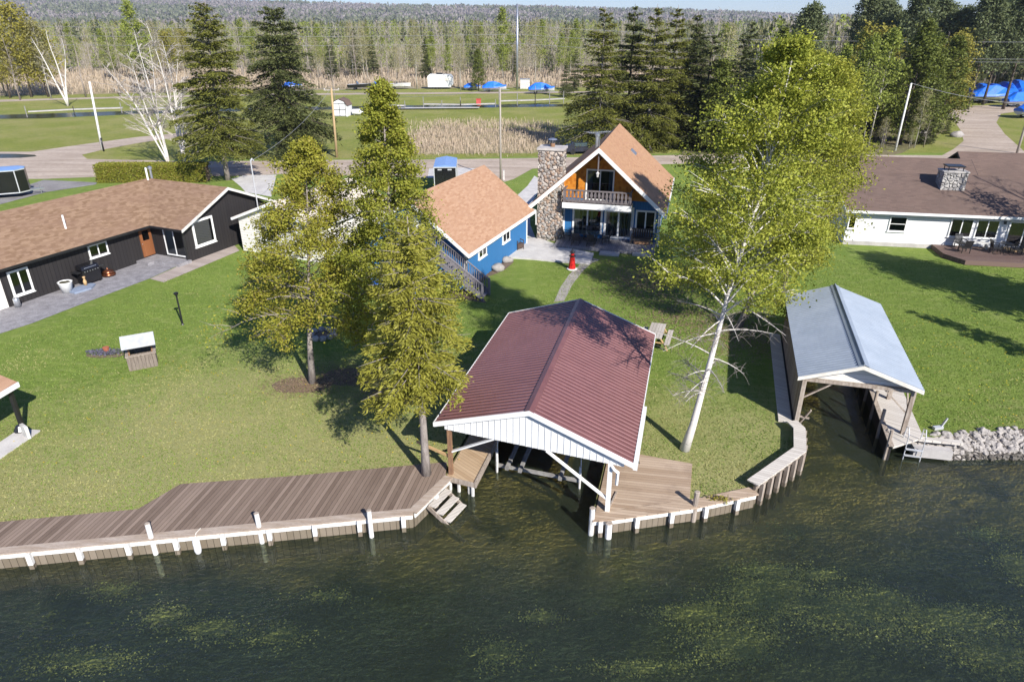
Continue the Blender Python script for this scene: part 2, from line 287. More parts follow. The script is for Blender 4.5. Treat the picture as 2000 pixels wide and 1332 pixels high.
# ------------------------------------------------------------------ mesh helpers
class MB:
    def __init__(s): s.v = []; s.f = []; s.mi = []; s.M = None
    def frame(s, o=None, x=None, n=None):       # following shapes in (u along x, out along n, z)
        if o is None: s.M = None; return s
        x = Vector(x).normalized(); n = Vector(n).normalized()
        s.M = Matrix(((x.x, n.x, 0, o[0]), (x.y, n.y, 0, o[1]), (0, 0, 1, o[2]), (0, 0, 0, 1))); return s
    def add(s, vs, fs, mi=0):
        b = len(s.v)
        for p in vs:
            p = Vector(p); s.v.append(s.M @ p if s.M else p)
        for f in fs: s.f.append([i + b for i in f]); s.mi.append(mi)
        return s
    def box(s, x0, x1, y0, y1, z0, z1, mi=0):
        return s.add([(x0, y0, z0), (x1, y0, z0), (x1, y1, z0), (x0, y1, z0), (x0, y0, z1), (x1, y0, z1), (x1, y1, z1), (x0, y1, z1)],
                     [(0, 3, 2, 1), (4, 5, 6, 7), (0, 1, 5, 4), (1, 2, 6, 5), (2, 3, 7, 6), (3, 0, 4, 7)], mi)
    def bar(s, p, q, w, h, mi=0, up=(0, 0, 1)):
        p, q = Vector(p), Vector(q); d = (q - p).normalized(); a = d.cross(Vector(up))
        if a.length < 1e-4: a = d.cross(Vector((0, 1, 0)))
        a.normalize(); b = a.cross(d).normalized(); a = a * w / 2; b = b * h / 2
        return s.add([p - a - b, p + a - b, p + a + b, p - a + b, q - a - b, q + a - b, q + a + b, q - a + b],
                     [(0, 1, 2, 3), (7, 6, 5, 4), (0, 4, 5, 1), (1, 5, 6, 2), (2, 6, 7, 3), (3, 7, 4, 0)], mi)
    def tube(s, pts, rad, n=6, mi=0, caps=True):
        pts = [Vector(p) for p in pts]
        if not hasattr(rad, '__len__'): rad = [rad] * len(pts)
        vs = []; fs = []
        a = None
        for i, p in enumerate(pts):
            d = (pts[min(i + 1, len(pts) - 1)] - pts[max(i - 1, 0)]).normalized()
            if a is None: a = d.cross(Vector((.31, .2, .93)) if abs(d.z) < .9 else Vector((1, 0, 0)))
            a = (a - d * a.dot(d)).normalized(); b = d.cross(a)
            for k in range(n):
                t = 2 * math.pi * k / n; vs.append(p + (a * math.cos(t) + b * math.sin(t)) * rad[i])
        for i in range(len(pts) - 1):
            for k in range(n): fs.append((i * n + k, i * n + (k + 1) % n, (i + 1) * n + (k + 1) % n, (i + 1) * n + k))
        if caps: fs.append(tuple(range(n))[::-1]); fs.append(tuple((len(pts) - 1) * n + k for k in range(n)))
        return s.add(vs, fs, mi)
    def prism(s, poly, z0, z1, mi=0):
        n = len(poly); ar = sum(poly[i][0] * poly[(i + 1) % n][1] - poly[(i + 1) % n][0] * poly[i][1] for i in range(n))
        if ar < 0: poly = poly[::-1]
        vs = [(p[0], p[1], z0) for p in poly] + [(p[0], p[1], z1) for p in poly]
        return s.add(vs, [tuple(range(n))[::-1], tuple(range(n, 2 * n))] + [(i, (i + 1) % n, n + (i + 1) % n, n + i) for i in range(n)], mi)
    def slab(s, poly, t, mi=0, off=None):        # planar 3D polygon extruded by off (default straight down)
        n = len(poly); off = Vector(off) if off else Vector((0, 0, -t)); poly = [Vector(p) for p in poly]
        vs = poly + [p + off for p in poly]
        return s.add(vs, [tuple(range(n)), tuple(range(n, 2 * n))[::-1]] + [(i, n + i, n + (i + 1) % n, (i + 1) % n) for i in range(n)], mi)
    def lathe(s, prof, c=(0, 0, 0), n=14, mi=0):
        vs = []; fs = []
        for r, z in prof:
            for k in range(n): t = 2 * math.pi * k / n; vs.append((c[0] + r * math.cos(t), c[1] + r * math.sin(t), c[2] + z))
        for i in range(len(prof) - 1):
            for k in range(n): fs.append((i * n + k, i * n + (k + 1) % n, (i + 1) * n + (k + 1) % n, (i + 1) * n + k))
        fs.append(tuple(range(n))[::-1]); fs.append(tuple((len(prof) - 1) * n + k for k in range(n)))
        return s.add(vs, fs, mi)
    def blob(s, c, r, seed=0, amp=.3, mi=0, nu=9, nv=6, fq=1.3):
        vs = []; fs = []
        for j in range(nv + 1):
            ph = math.pi * j / nv
            for k in range(nu):
                th = 2 * math.pi * k / nu; d = Vector((math.sin(ph) * math.cos(th), math.sin(ph) * math.sin(th), math.cos(ph)))
                q = 1 + amp * mnoise.noise(d * fq + Vector((seed * 3.7, seed * 1.3, seed * 7.1)))
                vs.append((c[0] + d.x * r[0] * q, c[1] + d.y * r[1] * q, c[2] + d.z * r[2] * q))
        for j in range(nv):
            for k in range(nu): fs.append((j * nu + k, (j + 1) * nu + k, (j + 1) * nu + (k + 1) % nu, j * nu + (k + 1) % nu))
        return s.add(vs, fs, mi)
    def mesh(s, name, mats, skew=None, smooth=False):
        vs = s.v
        if skew: vs = [(p[0] + p[1] * skew[0], p[1] * skew[1], p[2]) for p in vs]
        me = bpy.data.meshes.new(name); me.from_pydata([tuple(p) for p in vs], [], s.f)
        for m in mats: me.materials.append(M[m] if isinstance(m, str) else m)
        if len(mats) > 1: me.polygons.foreach_set('material_index', s.mi)
        if smooth: me.polygons.foreach_set('use_smooth', [True] * len(me.polygons))
        me.update(); return me
    def obj(s, name, mats, parent=None, smooth=False):
        if not isinstance(mats, (list, tuple)): mats = [mats]
        o = bpy.data.objects.new(name, s.mesh(name, mats, SK.get(parent.name) if parent is not None else None, smooth)); col.objects.link(o)
        if parent is not None:
            o.parent = parent
            if parent.name in SK: SK[o.name] = SK[parent.name]
        return o
SK = {}
def tag(o, label, cat, group=None, kind=None):
    if label: o['label'] = label
    if cat: o['category'] = cat
    if group: o['group'] = group
    if kind: o['kind'] = kind
    return o
def thing(name, label, cat, loc=(0, 0, 0), deg=0.0, group=None, skew=0.0):
    o = bpy.data.objects.new(name, None); col.objects.link(o); o.empty_display_size = .3
    o.location = loc; o.rotation_euler = (0, 0, R(deg))
    if skew: SK[o.name] = (math.sin(R(-skew)), math.cos(R(skew)))
    return tag(o, label, cat, group)
def struct(name, mb, m): return tag(mb.obj(name, m), None, None, None, 'structure')
def dup(root, loc, deg=None, label=None, group=None, scale=None):
    r = root.copy(); col.objects.link(r); r.location = loc
    if deg is not None: r.rotation_euler = (0, 0, R(deg))
    if label: r['label'] = label
    if group: r['group'] = group
    if scale: r.scale = scale if hasattr(scale, '__len__') else (scale,) * 3
    for ch in list(root.children):
        c = ch.copy(); col.objects.link(c); c.parent = r
        for g in list(ch.children):
            d = g.copy(); col.objects.link(d); d.parent = c
    return r
def sheet(name, pts, m, z, px=True, kind='structure'):
    P = [G(*p, 0) if px else Vector((p[0], p[1], 0)) for p in pts]
    n = len(P); ar = sum(P[i].x * P[(i + 1) % n].y - P[(i + 1) % n].x * P[i].y for i in range(n))
    if ar < 0: P = P[::-1]
    mb = MB(); mb.add([(p.x, p.y, z) for p in P], [tuple(range(n))])
    return tag(mb.obj(name, [m]), None, None, None, kind)
def npmesh(name, V, Fq, mats, mi=None):
    me = bpy.data.meshes.new(name); k = Fq.shape[1]
    me.vertices.add(len(V)); me.vertices.foreach_set('co', np.ascontiguousarray(V, dtype=np.float32).ravel())
    me.loops.add(Fq.size); me.loops.foreach_set('vertex_index', np.ascontiguousarray(Fq, dtype=np.int32).ravel())
    me.polygons.add(len(Fq)); me.polygons.foreach_set('loop_start', np.arange(0, Fq.size, k, dtype=np.int32))
    try: me.polygons.foreach_set('loop_total', np.full(len(Fq), k, dtype=np.int32))
    except Exception: pass
    for m in mats: me.materials.append(M[m])
    if mi is not None: me.polygons.foreach_set('material_index', np.ascontiguousarray(mi, dtype=np.int32))
    me.update(calc_edges=True); me.validate(); return me
def link(name, me, parent=None):
    o = bpy.data.objects.new(name, me); col.objects.link(o)
    if parent is not None: o.parent = parent
    return o
def quads(C, A, B):              # leaf cards centred at C with half axes A, B
    V = np.stack([C - A, C - B * .9 + A * .1, C + A, C + B * .9 + A * .1], 1).reshape(-1, 3)
    return V, np.arange(len(V)).reshape(-1, 4)
def rdir(n, r=None):
    v = (r or rng).normal(size=(n, 3)); return v / np.linalg.norm(v, axis=1, keepdims=True)
# ------------------------------------------------------------------ the setting: land, water, roads
ZE = 2.2; WZ = -.6
RB = {k: G(*p, ZE) for k, p in dict(nl=(848, 825), nr=(1237, 906), fr=(1275, 655), fl=(994, 612)).items()}
rbo = RB['nl']; rax = (RB['nr'] - rbo).normalized(); ray_ = (RB['fl'] - rbo).normalized()
RW = (RB['nr'] - rbo).length; RL = (RB['fl'] - rbo).length
rdeg = math.degrees(math.atan2(rax.y, rax.x)); rsk = math.degrees(math.atan2(ray_.y, ray_.x)) - rdeg - 90
def rb(x, y): p = rbo + rax * x + ray_ * y; return (p.x, p.y)
GB = {k: G(*p, 2.25) for k, p in dict(nl=(1559, 735), nr=(1806, 763), fl=(1532, 577)).items()}
gbo = GB['nl']; gax = (GB['nr'] - gbo).normalized(); gay = (GB['fl'] - gbo).normalized()
GW = (GB['nr'] - gbo).length; GL = (GB['fl'] - gbo).length
gdeg = math.degrees(math.atan2(gax.y, gax.x)); gsk = math.degrees(math.atan2(gay.y, gay.x)) - gdeg - 90
def gb(x, y): p = gbo + gax * x + gay * y; return (p.x, p.y)
SL0, SL1 = (-3.37, 18.48), (-60.0, 9.96)          # left seawall line
shore = [SL1, SL0, (-2.32, 20.45), rb(.35, .1), rb(.35, 9.3), rb(5.9, 9.3), rb(5.9, -.45), (3.25, 18.22), (6.16, 18.83), (8.55, 19.6), (8.85, 20.05),
         (10.9, 21.75), (11.4, 23.2), gb(.2, -.2), gb(.2, 8.7), gb(3.75, 8.7), gb(3.75, -.75), gb(5.05, .22), (17.4, 23.25), (20.8, 23.75), (30, 24.2), (60, 27)]
land = shore + [(9000, 1500), (9000, 11000), (-9000, 11000), (-9000, 1500)]
g = MB(); g.add([(p[0], p[1], 0) for p in land], [tuple(range(len(land)))]); struct('ground', g, ['lawn'])
bd = MB(); nx, ny = 60, 40
bv = []; bf = []
for j in range(ny + 1):
    y = -40 + 75 * j / ny
    for i in range(nx + 1):
        x = -80 + 160 * i / nx
        z = -1.35 - .9 * min(1, max(0, (17.5 - y) / 6)) + .12 * mnoise.noise(Vector((x * .4, y * .4, 0)))
        bv.append((x, y, z))
for j in range(ny):
    for i in range(nx): k = j * (nx + 1) + i; bf.append((k, k + 1, k + nx + 2, k + nx + 1))
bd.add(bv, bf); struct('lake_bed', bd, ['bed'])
wt = MB(); wt.add([(-80, -40, WZ), (80, -40, WZ), (80, 34.5, WZ), (-80, 34.5, WZ)], [(0, 1, 2, 3)]); struct('water', wt, ['water'])
def pip(x, y, P):
    ins = np.zeros(len(x), bool)
    for i in range(len(P)):
        (xa, ya), (xb, yb) = P[i][:2], P[i - 1][:2]
        if ya != yb: ins ^= ((ya > y) != (yb > y)) & (x < (xb - xa) * (y - ya) / (yb - ya) + xa)
    return ins
bk = MB()   # sloping stony bank on the right
bk.add([(17.0, 23.2, -.02), (20.8, 23.75, -.02), (30, 24.2, -.02), (60, 27, -.02), (60, 25.6, -.72), (30, 22.8, -.72), (20.8, 22.3, -.72), (17.0, 22.2, -.72)],
       [(0, 7, 6, 1), (1, 6, 5, 2), (2, 5, 4, 3)]); struct('bank', bk, [stone('bank_pebbles', 5.0, ((.3, .27, .24), (.2, .18, .16), (.4, .37, .33), (.25, .22, .19)), (.1, .085, .07))])
Z1, Z2, Z3, Z4 = .004, .008, .012, .016
sheet('field', [(-900, 318), (60, 316), (400, 312), (850, 310), (1340, 300), (1700, 300), (2900, 290), (5200, 110), (-3200, 110)], 'field', Z1)
sheet('forest_floor', [(1330, 320), (1640, 325), (1760, 300), (1850, 255), (1838, 222), (1875, 190), (2900, 190), (3800, 110), (1330, 120)], 'forestfloor', Z2)
sheet('marsh', [(-2200, 192), (0, 188), (500, 178), (1000, 172), (1330, 170), (1330, 86), (-2200, 86)], 'marsh', Z2)
sheet('reed_bed', [(795, 268), (850, 246), (950, 250), (1085, 258), (1100, 288), (1040, 300), (930, 300), (805, 302)], 'marsh', Z2)
sheet('gravel_road', [(-900, 296), (60, 297), (130, 287), (195, 278), (270, 268), (345, 261), (395, 259), (395, 264), (345, 269), (270, 280), (205, 292), (160, 303), (170, 311), (400, 316), (640, 313),
      (850, 312), (1060, 309), (1340, 303), (1500, 302), (1840, 304), (1862, 292), (1882, 276), (1878, 258), (1866, 240), (1846, 222), (1860, 212), (1900, 207), (1990, 205), (2300, 198), (2300, 208), (2010, 215),
      (1955, 223), (1946, 240), (1962, 262), (1988, 285), (2000, 296), (2600, 288), (2600, 318), (1850, 318), (1340, 320), (1040, 330), (1004, 350), (985, 356), (970, 345), (930, 345), (840, 348), (560, 340), (480, 344), (190, 346), (90, 350), (-900, 352)], 'gravel', Z3)
sheet('driveway', [(452, 350), (478, 343), (540, 342), (530, 385), (480, 376), (470, 365)], 'slab', Z4)
sheet('driveway', [(-60, 400), (85, 352), (190, 357), (187, 361), (90, 376), (0, 400)], 'asphalt', Z4)
sheet('driveway', [(835, 348), (915, 346), (935, 330), (900, 328), (838, 330)], 'slab', Z4)
sheet('path', [(1044, 344), (1056, 352), (1054, 372), (1034, 402), (1036, 440), (1046, 466), (1020, 462), (1004, 388), (1030, 364)], 'slab', Z4)
sheet('puddle', [(-200, 312), (-200, 301), (30, 301), (68, 303), (72, 306), (40, 309)], 'canal', Z4)
sheet('lane', [(-900, 205), (0, 199.5), (120, 195.5), (250, 192), (500, 187), (1000, 183), (1300, 181), (1300, 178.5), (1000, 179.8), (500, 184), (250, 189), (0, 195.5), (-900, 201)], 'gravel', Z3)
sheet('canal', [(-900, 244), (80, 232), (260, 224), (420, 219), (560, 216), (820, 212.5), (1100, 209), (1300, 206), (1300, 202), (1100, 204), (800, 206.5), (500, 211), (300, 216), (0, 225), (-900, 235)], 'canal', Z3)
sheet('patio', [(-160, 700), (0, 652), (62, 632), (150, 598), (292, 544.5), (373, 508), (365, 490), (283, 505), (20, 596), (-160, 655)], 'patio', Z3)
sheet('path', [(293, 545), (320, 552), (468, 490), (458, 480), (374, 509)], 'pavers', Z3)
sheet('mulch_bed', [(905, 540), (935, 524), (975, 500), (992, 508), (1004, 512), (985, 528), (955, 540), (930, 560)], 'mulch', Z1)
sheet('mulch_bed', [(855, 560), (880, 555), (940, 575), (950, 592), (920, 588), (860, 582)], 'mulch', Z1)
def ring(name, px, py, rx, ry, m, z, n=22, seed=1):
    c = G(px, py); mb = MB()
    mb.add([(c.x + rx * math.cos(t) * (1 + .22 * mnoise.noise(Vector((math.cos(t) * 1.7, math.sin(t) * 1.7, seed)))), c.y + ry * math.sin(t) * (1 + .22 * mnoise.noise(Vector((math.cos(t) * 1.7, math.sin(t) * 1.7, seed + 9)))), z) for t in [2 * math.pi * k / n for k in range(n)]], [tuple(range(n))])
    return struct(name, mb, [m])
ring('mulch_ring', 590, 752, 1.35, .75, 'mulch', Z2, seed=2); ring('mulch_ring', 770, 772, 1.15, .8, 'mulch', Z2, seed=3); ring('mulch_ring', 690, 735, 1.5, .9, 'mulch', Z1, seed=4)
# concrete patio by the chalet, stepping-stone path
pm = MB(); pm.prism([tuple(G(*p))[:2] for p in [(972, 497), (985, 487), (1022, 468), (1050, 466), (1092, 482), (1110, 487), (1160, 497), (1152, 517), (1100, 514), (1040, 508), (990, 505)]], -.1, .1); struct('patio', pm, ['slab'])
sheet('path', [(1172, 508), (1156, 514), (1140, 528), (1118, 556), (1102, 588), (1082, 590), (1094, 562), (1112, 536), (1136, 514), (1150, 502)], 'rockpale', Z2)
# highway embankment beyond the marsh, hills
hw = MB(); hw.add([(-300, 384, 0), (200, 384, 0), (200, 396, 3.0), (-300, 396, 3.0), (-300, 410, 3.0), (200, 410, 3.0)], [(0, 1, 2, 3), (3, 2, 5, 4)]); struct('embankment', hw, ['marsh'])
hw = MB(); hw.add([(-300, 397, 3.02), (200, 397, 3.02), (200, 409, 3.02), (-300, 409, 3.02)], [(0, 1, 2, 3)]); struct('highway', hw, ['asphalt'])
hw = MB(); hw.box(-300, 200, 396.6, 396.7, 3.45, 3.8)
for i in range(125): hw.box(-300 + 4 * i, -299.8 + 4 * i, 396.7, 396.8, 3.0, 3.75)
tag(hw.obj('guardrail', 'steel'), 'long pale guardrail along the highway beyond the marsh', 'guardrail')
hl = MB(); hv = []; hf = []; cols_ = 420; rows_ = 14
for j in range(rows_ + 1):
    D = 1300 + 1900 * j / rows_
    for i in range(cols_ + 1):
        a = -1.0 + 2.0 * i / cols_; px = 1000 + F * a
        sky_y = np.interp(px, [-400, 0, 300, 400, 500, 620, 700, 850, 1000, 1180, 1300, 1400, 1500, 1580, 1700, 2000, 2400], [-14, -10, -4, 0, 2, 7, 11, 15, 15, 20, 24, 27, 32, 35, 33, 30, 30])
        top = ZAT(sky_y, 3200) ; k = j / rows_
        z = top * (k ** 1.2) + (mnoise.noise(Vector((a * 190, D * .02, 3))) * 5 + mnoise.noise(Vector((a * 60, D * .006, 1))) * 7 + mnoise.noise(Vector((a * 12, D * .002, 5))) * 6) * k * .8 - (0 if j else 3)
        hv.append((a * D, D, z))
for j in range(rows_):
    for i in range(cols_): k = j * (cols_ + 1) + i; hf.append((k, k + 1, k + cols_ + 2, k + cols_ + 1))
hl.add(hv, hf); struct('hills', hl, ['hill'])
# ------------------------------------------------------------------ trees
def bez(p, q, sag, n=5):
    p, q = Vector(p), Vector(q); return [p.lerp(q, i / (n - 1)) + Vector((0, 0, sag * 4 * (i / (n - 1)) * (1 - i / (n - 1)))) for i in range(n)]
def at_path(path, t):
    x = t * (len(path) - 1); i = min(int(x), len(path) - 2); return path[i].lerp(path[i + 1], x - i)
def broadleaf(seed, path, r0, cb, Rf, nl, leaves, lsize, up=.5, sub=7, spread=.28, droop=0.0, trunk_n=8, bare=0, ctop=1.0, limbr=.32, clump=1.0):
    """trunk path in local metres; crown between fractions cb..ctop; Rf(t) reach; returns (wood MB, leaf V, F)"""
    r = np.random.default_rng(seed); rd = random.Random(seed); mb = MB()
    path = [Vector(p) for p in path]; Ht = path[-1].z
    rad = [max(.012, r0 * (1 - .93 * (i / (len(path) - 1)) ** .85)) for i in range(len(path))]; rad[0] *= 1.25
    mb.tube(path, rad, trunk_n)
    cen = []; az = rd.random() * 6
    for i in range(nl):
        s = (i + rd.random() * .8) / nl; t = cb + (ctop - cb) * s; az += 2.4 + rd.uniform(-.5, .5)
        L = max(.15, Rf(s) * rd.uniform(.7, 1.12)); b = at_path(path, t)
        el = up * rd.uniform(.5, 1.4) + .35 * s
        e = b + Vector((math.cos(az) * L * math.cos(el), math.sin(az) * L * math.cos(el), L * math.sin(el) - droop * L))
        lp = bez(b, e, .12 * L * (1 if droop < .2 else 1.4)); rl = max(.008, r0 * limbr * (1 - t * .75))
        mb.tube(lp, [rl, rl * .8, rl * .6, rl * .4, rl * .15], 5, caps=False)
        for k in range(sub):
            q = rd.uniform(.3, 1); sb = at_path(lp, q); a2 = az + rd.uniform(-1.4, 1.4); sl_ = L * rd.uniform(.22, .5) * (1.15 - .5 * q)
            e2 = sb + Vector((math.cos(a2) * sl_, math.sin(a2) * sl_, sl_ * rd.uniform(-.25 - droop, .7)))
            mb.tube([sb, sb.lerp(e2, .5) + Vector((0, 0, .05 * sl_)), e2], [rl * .35 + .004, rl * .25 + .003, .003], 3, caps=False)
            for u in (.35, .6, .8, 1): cen.append(tuple(sb.lerp(e2, u)) + (max(.1, spread * (.6 + .4 * L / 2)),))
        cen.append(tuple(e) + (spread * .7,))
    for i in range(bare):          # dead lower branches
        t = rd.uniform(cb * .45, cb * 1.1); b = at_path(path, t); a2 = rd.uniform(0, 6.28); L = rd.uniform(.9, 2.4)
        e = b + Vector((math.cos(a2) * L, math.sin(a2) * L, rd.uniform(-.5, .3) * L)); lp = bez(b, e, .1)
        mb.tube(lp, [.026, .022, .017, .011, .005], 4, caps=False)
        for k in range(20):
            q = rd.uniform(.3, 1); sb = at_path(lp, q); e2 = sb + Vector((rd.uniform(-.6, .6), rd.uniform(-.6, .6), rd.uniform(-.4, .35)))
            mb.tube([sb, sb.lerp(e2, .5) + Vector((0, 0, .07)), e2], [.008, .006, .003], 3, 1, caps=False)
    if not leaves: return mb, None, None
    cen = np.array(cen); wgt = r.gamma(1.2 / clump, 1, len(cen)); idx = r.choice(len(cen), leaves, p=wgt / wgt.sum()); c = cen[idx]
    C = c[:, :3] + r.normal(size=(leaves, 3)) * c[:, 3:4] * np.array([1, 1, .8])
    sz = lsize * r.uniform(.6, 1.35, (leaves, 1)); a = rdir(leaves, r); a[:, 2] = a[:, 2] * .6 - .25
    a /= np.linalg.norm(a, axis=1, keepdims=True); n_ = rdir(leaves, r); n_[:, 2] += .6; B = np.cross(a, n_); B /= np.linalg.norm(B, axis=1, keepdims=True) + 1e-6
    V, Fq = quads(C, a * sz * .62, B * sz * .45); return mb, V, Fq
def conifer(seed, Ht, r0, cb, Rb, nwh, per, cards, clen, droop=.25, power=.85, lean=(0, 0), gap=.0, tip=.05, dens=1.0, irregular=.2):
    r = np.random.default_rng(seed); rd = random.Random(seed); mb = MB()
    path = [Vector((lean[0] * t * t, lean[1] * t * t, Ht * t)) for t in [i / 9 for i in range(10)]]
    mb.tube(path, [r0 * (1.2 if i == 0 else 1) * (1 - .95 * i / 9) + .008 for i in range(10)], 8)
    Cs = []; As = []; Ws = []
    for wv in range(nwh):
        s = (wv + rd.uniform(-.3, .3)) / nwh; s = min(max(s, 0), .985); t = cb + (1 - cb) * s
        Lw = Rb * ((1 - s) ** power + tip) * (1 if s > .12 else .72 + 2.3 * s)
        for k in range(per if s < .85 else max(3, per - 2)):
            if rd.random() < gap: continue
            az = rd.random() * 6.283; L = Lw * rd.uniform(1 - irregular * 1.6, 1 + irregular)
            b = at_path(path, t); dz = (-droop + .75 * s ** 1.5) * L; e = b + Vector((math.cos(az) * L, math.sin(az) * L, dz))
            lp = [b, b.lerp(e, .4) + Vector((0, 0, .04 * L)), e + Vector((0, 0, .07 * L))]
            mb.tube(lp, [.012 + .016 * L * (1 - s) , .01 + .007 * L, .004], 3, caps=False)
            nc = int(cards * dens * (L / Rb) ** 1.35) + 3
            u = r.beta(1.7, 1.1, nc); u3 = u[:, None]
            base = (np.array(b) * (1 - u3) + np.array(e) * u3); base[:, 2] += .05 * L * np.sin(u * 3.14)
            lat = r.normal(size=nc) * (.06 * L + .22 * L * (1 - u) * (u > .12)); pd = np.array([-math.sin(az), math.cos(az), 0])
            C = base + pd * lat[:, None]; C[:, 2] -= np.abs(lat) * .25 + r.gamma(1.2, .055, nc) * (1 + .5 * L); C += r.normal(size=(nc, 3)) * .035
            A = np.array([math.cos(az), math.sin(az), -.22])[None, :] * .8 + pd * (np.sign(lat) * .75)[:, None] + r.normal(size=(nc, 3)) * .33
            Cs.append(C); As.append(A)
    C = np.concatenate(Cs); A = np.concatenate(As); A /= np.linalg.norm(A, axis=1, keepdims=True); n = len(C)
    nn = r.normal(size=(n, 3)) * .6; nn[:, 2] += 1; B = np.cross(A, nn); B /= np.linalg.norm(B, axis=1, keepdims=True) + 1e-6
    sz = clen * r.uniform(.6, 1.3, (n, 1)); V, Fq = quads(C, A * sz * .5, B * sz * .17); return mb, V, Fq
def plant(root, mb, V, Fq, bark, lm, crown='crown', bark_smooth=True):
    mb.obj('trunk', bark, root, smooth=bark_smooth)
    if V is not None: link(crown, npmesh(crown, V, Fq, [lm]), root)
    return root
# --- the leaning white birch and its neighbour
b0 = G(1337, 878)
t = thing('birch_tree', 'leaning white birch with a bright yellow green crown right of the maroon roofed boathouse', 'tree', b0)
tp = [(0, 0, 0), (.22, .05, 1.1), (.38, .1, 2.3), (.58, .2, 3.6), (.76, .3, 4.8), (.98, .45, 6.2), (1.3, .6, 7.8), (1.62, .75, 9.4), (1.9, .85, 11.2), (2.1, .9, 14.2)]
mb, V, Fq = broadleaf(11, tp, .17, .5, lambda s: 3.05 * (math.sin(math.pi * min(1, .24 + s * .76)) ** .55) * (1 - .1 * s) + .15, 54, 66000, .075, .62, 11, .2, bare=22, limbr=.4, clump=2.2)
plant(t, mb, V, Fq, ['birch', 'greybark'], 'leafbirch')
b1 = G(1442, 642)
t = thing('leafy_tree', 'rounded yellow green tree standing behind the leaning white birch', 'tree', b1)
tp = [(0, 0, 0), (.35, 0, 1.5), (.85, .1, 3.5), (1.45, .2, 5.8), (1.9, .3, 8.4), (2.15, .4, 10.8), (2.3, .4, 13.2)]
mb, V, Fq = broadleaf(12, tp, .17, .16, lambda s: 4.0 * (math.sin(math.pi * min(1, .22 + s * .78)) ** .6) * (1 - .25 * s) + .1, 64, 82000, .085, .4, 10, .25, bare=5, clump=2.0, limbr=.3)
plant(t, mb, V, Fq, 'greybark', 'leafback')
b2 = Vector((16.6, 39.2, 0)); t = thing('leafy_tree', 'yellow green tree farthest back in the crowns beside the chalet', 'tree', b2)
mb, V, Fq = broadleaf(13, [(0, 0, 0), (0, 0, 2), (.1, .1, 5), (.0, .2, 8), (-.2, .3, 10.5), (-.3, .3, 13.2)], .17, .25, lambda s: 3.2 * (math.sin(math.pi * min(1, .22 + s * .78)) ** .6) * (1 - .2 * s) + .1, 56, 44000, .11, .4, 9, .27, clump=2.0, limbr=.3)
plant(t, mb, V, Fq, 'greybark', 'leafback')
# --- the three yellow green conifers on the left lawn
c0 = G(610, 748)
t = thing('cedar_tree', 'yellow brown cedar with a bare lower trunk, leftmost of the three on the lawn', 'tree', c0)
mb, V, Fq = broadleaf(21, [(0, 0, 0), (.1, .1, 2), (.3, .2, 4), (.5, .3, 6), (.7, .35, 8), (.9, .4, 10.6)], .15, .27, lambda s: 3.3 * (1 - s) ** .6 * (.75 if s < .06 else 1) + .2, 72, 56000, .08, .05, 10, .19, droop=.1, clump=2.4, limbr=.3)
plant(t, mb, V, Fq, 'greybark', 'leafcedar')
c1 = G(780, 768)
t = thing('cedar_tree', 'tallest yellow green cedar on the lawn with a pointed top', 'tree', c1)
mb, V, Fq = broadleaf(22, [(0, 0, 0), (.05, 0, 2.5), (.1, .1, 5), (.15, .1, 7.5), (.18, .2, 10), (.2, .2, 12.9)], .17, .2, lambda s: 2.75 * (1 - s) ** .72 * (.7 if s < .06 else 1) + .16, 84, 68000, .08, .08, 10, .18, droop=.08, clump=2.2, limbr=.3)
plant(t, mb, V, Fq, 'greybark', 'leafcedar2')
c2 = G(833, 928)
t = thing('spruce_tree', 'pale green spruce with a bare grey trunk at the edge of the brown boardwalk', 'tree', c2)
mb, V, Fq = conifer(23, 9.6, .15, .38, 1.85, 20, 8, 400, .16, .34, .6, (-.1, .1), dens=1.0, irregular=.4, gap=.15)
plant(t, mb, V, Fq, 'greybark', 'leaflarch')
# --- big spruces beyond the road (own shapes), then the group behind the chalet
def spruce_at(px, py, topy, label, seed, Rb, m='needle', cb=.18, group=None, cards=150, clen=.36, droop=.28, power=.8, nwh=26, topx=None):
    b = G(px, py); Ht = ZAT(topy, b.y)
    lean = (0, 0)
    if topx: lean = (((topx - 1000) / F * (b.y * cP + (H - Ht) * sP)) - b.x, 0)
    t = thing('spruce_tree', label, 'tree', b, group=group)
    mb, V, Fq = conifer(seed, Ht, .16 + Ht * .006, cb, Rb, nwh, 8, cards, clen, droop, power, lean, irregular=.28)
    return plant(t, mb, V, Fq, 'darkbark' if m != 'needleolive' else 'greybark', m)
spruce_at(445, 352, 2, 'tall olive spruce beside the white bare birches, left of the darker spruce', 31, 4.3, 'needleolive', .2, cards=300, power=.6, topx=400)
spruce_at(566, 305, 8, 'tall dark drooping spruce right of the olive spruce across the road', 32, 5.4, 'needle', .14, cards=330, clen=.42, droop=.42, power=.55, topx=532)
SP = [(1168, 292, 12, 5.4, 'needleolive', 'broad olive spruce nearest the stone chimney, leftmost behind the chalet', 33),
      (1222, 284, 8, 4.8, 'needle', 'second spruce from the left in the row behind the chalet', 34),
      (1262, 290, 8, 5.0, 'needleolive', 'third spruce from the left in the row behind the chalet', 35),
      (1300, 286, 10, 4.8, 'needleolive', 'fourth spruce in the row, right behind the chalet ridge', 36),
      (1338, 280, 22, 4.0, 'needle', 'slender dark spruce fifth in the row behind the chalet', 37)]
for px, py, ty, Rb, m, lb, sd in SP: spruce_at(px, py, ty, lb, sd, Rb, m, .06, 'spruces behind the chalet', cards=330, clen=.4, droop=.3, power=.88)
